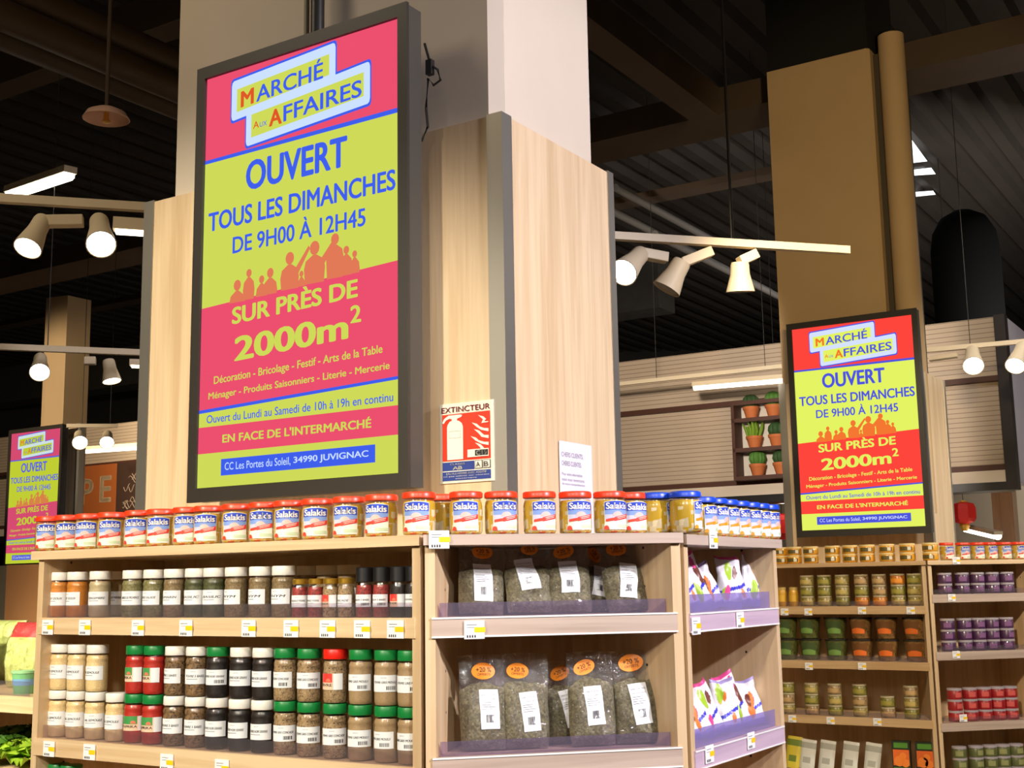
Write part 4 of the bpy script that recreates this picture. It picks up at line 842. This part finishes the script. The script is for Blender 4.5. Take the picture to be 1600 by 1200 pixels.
# ------------------------------------------------------------------ counter fascia (bulkhead) across the back
def planks(name, c, seam, step):
    m = bpy.data.materials.new(name); m.use_nodes = True; nt = m.node_tree; b = nt.nodes['Principled BSDF']; b.inputs['Roughness'].default_value = .6
    tc = nt.nodes.new('ShaderNodeTexCoord'); sx = nt.nodes.new('ShaderNodeSeparateXYZ'); nt.links.new(tc.outputs['Object'], sx.inputs[0])
    dv = nt.nodes.new('ShaderNodeMath'); dv.operation = 'DIVIDE'; dv.inputs[1].default_value = step; nt.links.new(sx.outputs[2], dv.inputs[0])
    fr = nt.nodes.new('ShaderNodeMath'); fr.operation = 'FRACT'; nt.links.new(dv.outputs[0], fr.inputs[0])
    lt = nt.nodes.new('ShaderNodeMath'); lt.operation = 'LESS_THAN'; lt.inputs[1].default_value = .13; nt.links.new(fr.outputs[0], lt.inputs[0])
    nz = nt.nodes.new('ShaderNodeTexNoise'); nz.inputs['Scale'].default_value = 2; nt.links.new(tc.outputs['Object'], nz.inputs['Vector'])
    m1 = nt.nodes.new('ShaderNodeMix'); m1.data_type = 'RGBA'; m1.inputs[6].default_value = lin(c); m1.inputs[7].default_value = lin(tuple(int(v * .9) for v in c)); nt.links.new(nz.outputs['Fac'], m1.inputs[0])
    m2 = nt.nodes.new('ShaderNodeMix'); m2.data_type = 'RGBA'; m2.inputs[7].default_value = lin(seam); nt.links.new(lt.outputs[0], m2.inputs[0]); nt.links.new(m1.outputs[2], m2.inputs[6]); nt.links.new(m2.outputs[2], b.inputs['Base Color'])
    return m
PB = at(1100, 550, 12); MB_ = frame(PB, AL)
def bl(x, y, d=0): return loc_on(MB_, AL, x, y, d)
zt_, zb_, ztr = bl(1100, 550).z, bl(1100, 762).z, bl(1100, 633).z
xr0 = bl(1558, 560).x
t = bpy.data.objects.new('wall_counter', None); COL.objects.link(t); t.location = PB.xy.to_3d(); t.rotation_euler = (0, 0, R(AL)); t['kind'] = 'structure'; t['label'] = 'planked wooden fascia over the back counters'
PLK = planks('cream_planks', (214, 192, 166), (140, 116, 92), .042); BRN = mat('brown_trim', (84, 50, 36), .6)
MB().box(-13, xr0, 0, .12, ztr, zt_).build('upper_fascia', PLK, t)
MB().box(-13, xr0, .06, .18, zb_ + .05, ztr).build('lower_fascia', PLK, t)
MB().box(-13, xr0 + .01, -.02, .06, ztr - .035, ztr + .01).build('trim', BRN, t); MB().box(-13, xr0 + .01, .02, .10, zb_, zb_ + .05).build('trim', BRN, t)
MB().box(-13, xr0, -.02, .3, zb_ - .10, zb_ - .0005).build('lower_band', mat('cream_band', (225, 208, 186), .6), t); MB().box(-13, xr0, -.03, .3, zb_ - .17, zb_ - .1005).build('dark_band', BLACK, t)
MB().box(xr0, xr0 + .09, -.03, .1, zb_ - .17, zt_ + .01).build('corner_post', mat('dark_post', (44, 36, 34), .6), t)
MB().box(xr0 + .005, xr0 + .085, .1, 5, zb_ - .1, zt_).build('return_panel', mat('lavender_panel', (206, 202, 216), .6), t)
# plant niche shelves on the fascia
xa_, xb_ = bl(1154, 690).x, bl(1154, 690).x + 1.15
t = thing('plant_shelf', 'dark brown wall shelf with three tiers of potted cacti on the planked fascia', 'shelf', MB_ @ Vector((xa_, 0, 0)), R(AL))
zz = [zb_ + .055, bl(1160, 706).z, bl(1160, 660).z, ztr - .04]
MB().box(0, xb_ - xa_, .03, .058, zz[0], zz[3]).build('back_panel', mat('niche_back', (232, 222, 205), .7), t)
for z in zz: MB().box(0, xb_ - xa_, -.16, .029, z - .018, z + .018).build('shelf_board', BRN, t)
for a in (0, xb_ - xa_ - .03): MB().box(a, a + .03, -.16, .029, zz[0] + .0185, zz[3] - .0185).build('upright', BRN, t)
TERRA = mat('terracotta', (206, 116, 62), .7)
def potted(kind):
    t = thing('potted_cactus', 'x', 'plant', (0, 0, -5))
    MB().lathe([(.050, 0), (.072, .085), (.078, .085), (.080, .112), (.072, .112), (.068, .1)], 18).build('pot', TERRA, t, smooth=40)
    mb = MB(); G = mat('cactus_dark', (52, 84, 40), .7) if kind == 0 else (mat('cactus_lime', (122, 158, 40), .7) if kind == 1 else mat('cactus_mid', (84, 134, 52), .7))
    if kind == 1:
        for k in range(13):
            a = k * 2.4; r_ = .014 + .05 * ((k % 5) / 5); b = Vector((r_ * math.cos(a), r_ * math.sin(a), .10)); tip = b + Vector((.05 * math.cos(a) * (r_ / .05), .05 * math.sin(a) * (r_ / .05), .11 + .03 * ((k * 7) % 3)))
            mb.tube([b, (b + tip) / 2 + Vector((.008, 0, .01)), tip], [.014, .017, .004], 7)
    else:
        nr = 14; pr = [(.03, .09), (.062, .12), (.074, .155), (.066, .195), (.04, .222), (.008, .232)]
        vs = [(r * (1 + (.10 if k % 2 else -.06)) * math.cos(math.pi * k / nr), r * (1 + (.10 if k % 2 else -.06)) * math.sin(math.pi * k / nr), z * (1.05 if kind == 2 else 1) - (.0 if kind else .0)) for r, z in pr for k in range(2 * nr)]
        n2 = 2 * nr; mb.add(vs, [(i * n2 + k, i * n2 + (k + 1) % n2, (i + 1) * n2 + (k + 1) % n2, (i + 1) * n2 + k) for i in range(len(pr) - 1) for k in range(n2)] + [tuple(range(5 * n2, 6 * n2))])
    mb.build('cactus', G, t, smooth=50); return t
PC_ = [Proto(potted(k)) for k in range(3)]
for r_, (z, ys, kinds) in enumerate(((zz[2], (1176, 1211), (0, 2)), (zz[1], (1179, 1214), (1, 0)), (zz[0], (1182, 1219), (2, 0)))):
    for i, x in enumerate(ys):
        p = bl(x, 690, -.062); wp = MB_ @ Vector((p.x, p.y, 0)); wp.z = z + .0185
        PC_[kinds[i]].place(wp, (0, 0, R(AL)), f'{("dark green", "lime spiky", "mid-green round")[kinds[i]]} cactus in terracotta, {("top", "middle", "bottom")[r_]} tier, {("beside the upright", "beside the second screen")[i]}', 'potted cacti on the wall shelf')
# terracotta sign with letters and dark sketch panel
pa, pb, pc = bl(100, 760, -.05), bl(181, 760, -.05), bl(232, 760, -.05); zs1, zs0 = bl(150, 727, -.05).z, bl(150, 815, -.05).z
t = thing('counter_sign', 'terracotta counter sign with cream letters P and E behind the pillar', 'sign', MB_ @ Vector((pa.x, -.05, 0)), R(AL))
MB().box(0, pb.x - pa.x, 0, .03, zs0, zs1).build('sign_panel', mat('terracotta_panel', (176, 96, 44), .6), t)
lt_ = MB(); xP0, xP1, xE0, xE1 = (bl(k, 770, -.05).x - pa.x for k in (126, 146, 156, 174)); zl0, zl1 = bl(150, 788, -.05).z, bl(150, 747, -.05).z
sfn = lambda u, v: (u, -.004, v); put_text(lt_, 'P', xP0, xP1, zl0, zl1, sfn, 0, .03); put_text(lt_, 'E', xE0, xE1, zl0 + .02, zl1 + .02, sfn, 0, .03)
lt_.build('letters', mat('letter_cream', (226, 200, 160), .6), t)
t = thing('sketch_panel', 'dark brown panel with pale sketch lines beside the terracotta sign', 'panel', MB_ @ Vector((pb.x + .01, -.05, 0)), R(AL))
MB().box(0, pc.x - pb.x, 0, .03, zs0, zs1).build('board', mat('dark_board', (72, 50, 40), .6), t)
sk = MB(); rs = random.Random(4)
for k in range(11):
    x_, z_ = rs.uniform(.1, .32), rs.uniform(zs0 + .15, zs1 - .1); l_ = rs.uniform(.08, .2)
    sk.tube([(x_ + l_ * q / 6, -.004, z_ + .05 * math.sin(q * .8 + k)) for q in range(7)], .005, 4)
sk.build('sketch_lines', mat('chalk', (170, 150, 130), .8), t)
MB_P = None
# market hall seen under the fascia
q = at(1560, 790, 19); struct(MB().box(-3, 12, 0, .2, 0, 3.2, M=frame(at(1400, 800, 19), AL)).build('wall_market', mat('market_wall', (214, 198, 172), .8)))
gm = frame(at(1560, 800, 18.8), AL); t = thing('wall_grid', 'black wire display grid on the pale far wall beyond the lantern', 'grid', gm.translation, R(AL)); g = MB()
for k in range(7): g.box(-.75 + k * .25, -.74 + k * .25, 0, .01, 1.85, 2.6)
for k in range(4): g.box(-.75, .76, .011, .02, 1.85 + k * .25, 1.86 + k * .25)
g.build('wire_grid', BLACK, t)
po = frame(at(1567, 800, 15), AL); tag(MB().box(-.12, .12, 0, .25, 0, 3.4, M=po).build('wooden_post', wood('brown_post', (160, 112, 66), (138, 92, 52), 'z')), 'brown square post under the fascia corner behind the far feta jars', 'post')
lm = at(1506, 803, 14.0); t = thing('paper_lantern', 'red faceted paper lantern with gold tassel cap hanging behind the far feta jars', 'lantern', lm)
MB().lathe([(.05, .13), (.12, .11), (.14, .06), (.14, -.05), (.11, -.09), (.05, -.11)], 8).build('shade', mat('lantern_red', (224, 34, 22), .6), t); MB().lathe([(.05, -.111), (.06, -.135), (.03, -.19)], 8).build('tassel', mat('lantern_gold', (226, 168, 50), .5), t); MB().lathe([(.05, .131), (.03, .15)], 8).build('cap', mat('lantern_gold', (226, 168, 50)), t); MB().tube([(0, 0, .15), (0, 0, CZ + .1 - lm.z)], .004, 5).build('cord', BLACK, t)
lm = at(1222, 822, 13.2); t = thing('paper_lantern', 'red paper lantern half hidden behind the second screen pillar above blue-lidded jars', 'lantern', lm)
MB().lathe([(.05, .13), (.12, .11), (.14, .06), (.14, -.08), (.11, -.12), (.05, -.14)], 8).build('shade', mat('lantern_red', (224, 34, 22)), t); MB().tube([(0, 0, .13), (0, 0, CZ + .1 - lm.z)], .004, 5).build('cord', BLACK, t)

# ------------------------------------------------------------------ lamps
LCREAM = mat('lamp_cream', (226, 208, 176), .5); GLOW = emis('lamp_glow', (255, 244, 222), 9); GLOW2 = emis('tube_glow', (255, 240, 214), 5)
def track(name, p, q, label, drop=True):
    p, q = Vector(p), Vector(q); t = thing(name, label, 'track', p); d = q - p
    rot = d.to_track_quat('X', 'Z').to_matrix().to_4x4(); L = d.length
    mb = MB(); mb.box(0, L, -.018, .018, 0, .035, M=rot); mb.build('rail', LCREAM, t)
    mb = MB(); k = L * .3; v = rot @ Vector((k, 0, .0352)); mb.tube([v, (v.x, v.y, CZ - p.z)], .003, 6); mb.build('suspension_wire', WIRE, t); mb = MB(); v2 = rot @ Vector((L * .85, 0, .0352)); mb.tube([v2, (v2.x, v2.y, CZ - p.z)], .003, 6); mb.build('suspension_wire', WIRE, t)
    return t
def spotlight(hook, base, lens, rad, label, drv=None, lit=True):
    """hook: under the rail; driver box runs from hook towards drv; conical head from base to lens"""
    hook, base, lens = Vector(hook), Vector(base), Vector(lens); t = thing('track_spotlight', label, 'lamp', hook, 0, 'track spotlights')
    if drv:
        d = Vector(drv) - hook; m = MB(); m.box(0, d.length, -.028, .028, -.045, 0, M=Matrix.Translation((0, 0, -.0)) @ d.to_track_quat('X', 'Z').to_matrix().to_4x4()); m.build('driver_box', LCREAM, t, bevel=.004)
    a, b = base - hook, lens - hook; ax = (b - a); Q = Matrix.Translation(a) @ ax.to_track_quat('Z', 'Y').to_matrix().to_4x4(); L = ax.length
    m = MB(); m.lathe([(.0, -.012), (rad * .58, -.012), (rad * .64, 0), (rad * .68, L * .35), (rad, L), (rad * .93, L), (rad * .7, L * .55), (0, L * .5)], 22, M=Q, cap=False); m.build('lamp_head', LCREAM, t, smooth=40)
    m = MB(); m.lathe([(rad * .92, L * .93), (0, L * .95)], 22, M=Q, cap=False); m.build('lens', GLOW if lit else mat('lens_off', (200, 190, 170), .3), t)
    return t
ANG = R(12.5); tp = at(155, 330, 4.95)
def ontrack(x, y): return onplane(x, y, tp, 12.5)
track('lighting_track', ontrack(-60, 313), ontrack(1326, 397), 'cream lamp track passing behind the plaster pillar, ending before the tan pillar')
o3 = lambda x, y, dY=0: at(x, y, onplane(x, y, tp, 12.5).y + dY)
spotlight(o3(66, 338), o3(66, 346), o3(43, 388, -.08), .057, 'lit track spotlight tilted sideways, nearest the ceiling tube light', o3(130, 337))
spotlight(o3(155, 340), o3(155, 346), o3(158, 382, -.16), .060, 'lit track spotlight facing forward beside the oak-clad pillar')
spotlight(o3(1000, 388), o3(1000, 398), o3(974, 426, -.12), .064, 'lit track spotlight peeping out past the steel edge of the pillar', o3(1043, 396))
spotlight(o3(1062, 404), o3(1064, 412), o3(1041, 452, .02), .068, 'unlit-looking cream spotlight with raised driver box, second past the pillar', o3(1108, 386), False)
spotlight(o3(1152, 402), o3(1156, 414), o3(1157, 456, .02), .066, 'cream spotlight pointing straight down, nearest the tan pillar', o3(1178, 390), False)
lb = thing('bar_fixture', 'short lit bar light under the track touching the pillar steel edge', 'lamp', o3(178, 341)); d = o3(236, 345) - o3(178, 341)
MB().box(0, d.length, -.03, .03, -.05, 0, M=d.to_track_quat('X', 'Z').to_matrix().to_4x4()).build('housing', LCREAM, lb); MB().box(.01, d.length - .01, -.026, .026, -.062, -.0505, M=d.to_track_quat('X', 'Z').to_matrix().to_4x4()).build('diffuser', GLOW2, lb)
tp2 = at(100, 548, 7.2); o4 = lambda x, y, dY=0: at(x, y, onplane(x, y, tp2, 12.5).y + dY)
track('lighting_track', o4(-40, 545), o4(330, 560), 'lower cream lamp track before the slim tan column')
spotlight(o4(64, 556), o4(63, 560), o4(62, 582, -.14), .058, 'lit spotlight on the lower track before the slim column'); spotlight(o4(150, 558), o4(170, 566), o4(175, 596, -.02), .056, 'spotlight on the lower track angled down, past the slim column', o4(132, 558), True)
lb = thing('bar_fixture', 'small lit bar light on the lower track at the pillar edge', 'lamp', o4(203, 562)); d = o4(240, 563) - o4(203, 562)
MB().box(0, d.length, -.03, .03, -.035, 0, M=d.to_track_quat('X', 'Z').to_matrix().to_4x4()).build('housing', LCREAM, lb); MB().box(.01, d.length - .01, -.026, .026, -.045, -.0355, M=d.to_track_quat('X', 'Z').to_matrix().to_4x4()).build('diffuser', GLOW2, lb)
p5, q5 = at(104, 668, 12.0), at(184, 668, 12.2); track('lighting_track', p5, q5, 'short far lamp track above the terracotta sign')
spotlight(at(124, 676, 12), at(124, 679, 12), at(125, 692, 11.85), .075, 'lit far spotlight above the letter P, nearer the slim column'); spotlight(at(168, 676, 12.2), at(168, 679, 12.2), at(167, 692, 12.05), .072, 'lit far spotlight above the letter E, nearer the pillar')
p6, q6 = at(1445, 551, 9.6), at(1690, 529, 9.2); track('lighting_track', p6, q6, 'cream lamp track before the planked fascia corner')
l6 = lambda k: p6 + (q6 - p6) * k
spotlight(l6(.31), l6(.31) + Vector((0, 0, -.02)), at(1521, 572, 9.3), .08, 'lit spotlight before the planked fascia, next to its dark corner post'); spotlight(l6(.63), l6(.63) + Vector((0, 0, -.02)), at(1586, 572, 9.2), .075, 'lit spotlight before the lavender panel beyond the fascia corner')
lb = thing('bar_fixture', 'cream driver box on the track just past the tan pillar', 'lamp', at(1452, 558, 9.5)); d = at(1496, 560, 9.4) - at(1452, 566, 9.5)  # lamp driver box, built as a bar with an unlit underside
MB().box(0, d.length, -.03, .03, -.03, 0, M=d.to_track_quat('X', 'Z').to_matrix().to_4x4()).build('housing', LCREAM, lb); MB().box(0, d.length, -.02, .02, -.036, -.0305, M=d.to_track_quat('X', 'Z').to_matrix().to_4x4()).build('diffuser', mat('lens_off', (200, 190, 170)), lb)
p7, q7 = at(940, 606, 11.7), at(1245, 573, 10.7); track('lighting_track', p7, q7, 'long cream lamp rail running along the planked fascia')
def tube_light(p, q, label, wd=.05, g=GLOW2):
    p, q = Vector(p), Vector(q); t = thing('tube_light', label, 'lamp', p); d = q - p; M_ = d.to_track_quat('X', 'Z').to_matrix().to_4x4()
    MB().box(0, d.length, -wd / 2, wd / 2, .0, .04, M=M_).build('housing', LCREAM, t); MB().lathe([(wd * .42, .01), (wd * .42, d.length - .01)], 10, M=M_ @ Matrix.Translation((0, 0, -.012)) @ Matrix.Rotation(R(90), 4, 'Y')).build('tube', g, t, smooth=50); return t
tube_light(at(1083, 604, 11.3), at(1236, 591, 10.8), 'lit tube light under the rail on the planked fascia', .06)
tube_light(at(15, 302, 7.6), at(110, 270, 7.0), 'bright tube light high under the dark ceiling above the first track', .08, GLOW)
tube_light(at(122, 704, 15.0), at(240, 696, 14.4), 'lit tube light along the fascia above the terracotta sign', .07)
tube_light(at(1508, 824, 14.5), at(1560, 836, 13.6), 'white tube light hanging beneath the red lantern', .1, GLOW); tube_light(at(1207, 779, 13), at(1240, 778, 12.6), 'white tube light in the gap beside the second screen pillar', .1, GLOW)
# sprinkler dish on its rod
p = at(166, 186, 5.6); t = thing('sprinkler', 'ceiling sprinkler with a wide coppery dish hanging near the brown pipes', 'sprinkler', p)
MB().lathe([(.006, .055), (.05, .05), (.09, .03), (.108, 0), (.104, -.002), (.086, .026), (.048, .045), (.004, .048)], 28, cap=False).build('dish', mat('copper_dish', (236, 190, 166), .35, .15), t, smooth=40)
MB().lathe([(.012, .04), (.012, .0), (.02, -.01), (.02, -.016), (.0, -.02)], 12, cap=False).build('sprinkler_head', mat('brass', (226, 180, 90), .3, 1), t, smooth=40); MB().tube([(0, 0, .05), (0, 0, CZ - p.z)], .01, 8).build('drop_pipe', PIPE, t)

# ------------------------------------------------------------------ produce stand beyond the long unit's end
pp = at(46, 1000, 4.35); MP = frame(pp, AL)
zp = loc_on(MP, AL, 20, 1088, 0).z; zp2 = zp - .25
t = thing('produce_stand', 'oak produce stand with a lit shelf of salad bags beyond the long shelving unit', 'stand', pp.xy.to_3d(), R(AL))
MB().box(-1.6, .10, .0, .6, zp - .055, zp).build('shelf', W_EDGE, t); MB().box(-1.6, .10, .0, .6, zp2 - .05, zp2).build('shelf', W_EDGE, t); MB().box(.101, .125, 0, .6, 0, zp + .02).build('side_panel', W_SIDE, t); MB().box(-1.6, 0, .6, .62, 0, zp - .06).build('back_panel', W_SIDE, t)
MB().box(-1.6, 0, .01, .012, zp + .001, zp + .05).build('front_lip', LIP, t)
LEAF = [mat('lettuce_bright', (150, 190, 40), .5, var=30, scale=20), mat('lettuce_dark', (70, 120, 24), .5, var=25, scale=20), mat('salad_pale', (214, 226, 140), .5, var=20, scale=14)]
def leafy(name, m, r_, seed, n=26):
    mb = MB(); rs = random.Random(seed)
    for k in range(n):
        a, el = k * 2.399, .15 + 1.35 * (k / n); rad_ = r_ * (.55 + .45 * (1 - k / n)); dv = Vector((math.cos(a) * math.cos(el), math.sin(a) * math.cos(el), math.sin(el)))
        sd = Vector((-math.sin(a), math.cos(a), 0)); upv = dv.cross(sd); vs = []
        for j in range(6):
            for i in range(7):
                s_ = (i - 3) / 3; f_ = j / 5; wv = r_ * .52 * math.sin(math.pi * (.15 + .75 * f_)); ru = .12 * r_ * math.sin(i * 2.6 + k + j * 1.7) * f_
                q_ = dv * rad_ * (.2 + .85 * f_) + sd * s_ * wv + upv * (ru - .25 * r_ * f_ * f_ + .1 * r_ * s_ * s_); vs.append(q_ + Vector((0, 0, r_ * .45)))
        mb.add(vs, [(j * 7 + i, j * 7 + i + 1, j * 7 + i + 8, j * 7 + i + 7) for j in range(5) for i in range(6)])
    mn = min(v[2] for v in mb.v); mb.v = [(v[0], v[1], v[2] - mn) for v in mb.v]
    return mb.build(name, m, smooth=70)
for i, (x, z, m, r_, d, lab) in enumerate(((4, zp2, 1, .125, .13, 'dark frilly lettuce on the lower produce shelf, further from the shelving unit'), (44, zp2, 0, .12, .13, 'bright frilly lettuce on the lower produce shelf, touching the shelving unit end'), (28, zp2, 1, .125, .38, 'dark frilly lettuce behind the two front heads on the lower produce shelf'))):
    o = leafy('lettuce', LEAF[m], r_, i); p = loc_on(MP, AL, x, 1180, d); wp = MP @ Vector((p.x, p.y, 0)); o.location = (wp.x, wp.y, z + (0 if d < .3 else .0)); tag(o, lab, 'lettuce', 'lettuces on the produce stand')
def salad_bag(seed, lab, x, d, top=None):
    t = thing('salad_bag', lab, 'bag', (0, 0, 0), 0, 'salad bags on the produce stand'); mb = MB(); rs = Vector((seed * 3.7, 0, 0)); nu, nv = 14, 16; vs = []; fs = []
    for sd in (-1, 1):
        for j in range(nv + 1):
            for i in range(nu + 1):
                u, v = -1 + 2 * i / nu, j / nv; e = max(0, 1 - abs(u) ** 3) ** .5 * max(0, 1 - abs(2 * v - 1) ** 3) ** .5; vs.append((u * .10, sd * (.055 * e * (1 + .4 * noise.noise(rs + Vector((u * 3, v * 4, sd)))) + .0006), v * .24))
    o2 = (nu + 1) * (nv + 1)
    for j in range(nv):
        for i in range(nu):
            a = j * (nu + 1) + i; fs += [(a, a + 1, a + nu + 2, a + nu + 1), (o2 + a, o2 + a + nu + 1, o2 + a + nu + 2, o2 + a + 1)]
    mi = [(1 if top and (k // 2) // nu > nv * .72 else 0) for k in range(len(fs))]
    mb.add(vs, fs, mi); mb.build('leaf_fill', [LEAF[2], mat('bag_header_red', (226, 60, 66), .5)], t, smooth=60)
    f2 = MB(); f2.add([(v[0] * 1.02, v[1] * 1.06, v[2] * 1.005) for v in vs], fs); f2.build('clear_film', FILM, t, smooth=60)
    p = loc_on(MP, AL, x, 1060, d); wp = MP @ Vector((p.x, p.y, 0)); t.location = (wp.x, wp.y, zp + .002); t.rotation_euler = (R(-8), 0, R(AL)); return t
salad_bag(1, 'pale salad bag with red header on the produce stand, touching the shelving unit', 38, .24, True); salad_bag(2, 'pale salad bag on the produce stand, away from the shelving unit', -48, .24); salad_bag(3, 'pale salad bag standing behind on the produce shelf', 2, .44)
p = loc_on(MP, AL, 39, 1060, .09); wp = MP @ Vector((p.x, p.y, 0)); t = thing('dip_pot', 'small green dip pot with blue band before the salad bags', 'pot', (wp.x, wp.y, zp))
MB().lathe([(.036, 0), (.044, .07), (.0, .071)], 20, cap=False).build('pot', mat('pot_green', (120, 186, 130), .4), t, smooth=40); MB().lathe([(.0400, .03), (.0426, .052)], 20, cap=False).build('band', mat('pot_blue', (120, 170, 220), .4), t, smooth=40); MB().lathe([(.046, .0712), (.046, .08), (0, .081)], 20, cap=False).build('lid', mat('pot_lid', (150, 205, 150), .4), t, smooth=40)
MB_P = None
bx2 = MB(); bm_ = frame(at(44, 925, 5.6), AL)
tag(MB().box(-.16, .10, 0, .3, .9, 1.62, M=bm_).build('cardboard_display', mat('kraft_board', (160, 112, 70), .8, var=6)), 'brown cardboard display box behind the produce stand salad bags', 'box')
tag(MB().box(-.3, -.18, .05, .2, .9, 1.62, M=bm_).build('grey_bin', mat('grey_bin_plastic', (112, 106, 92), .5)), 'grey upright bin beside the brown cardboard display box', 'bin')
# keep unused first copies out of the picture: every built kind has been placed above
for o in [o for o in list(bpy.data.objects) if o.parent is None and o.location.z < -4]:
    for c in [c for c in bpy.data.objects if c.parent == o]: bpy.data.objects.remove(c)
    bpy.data.objects.remove(o)
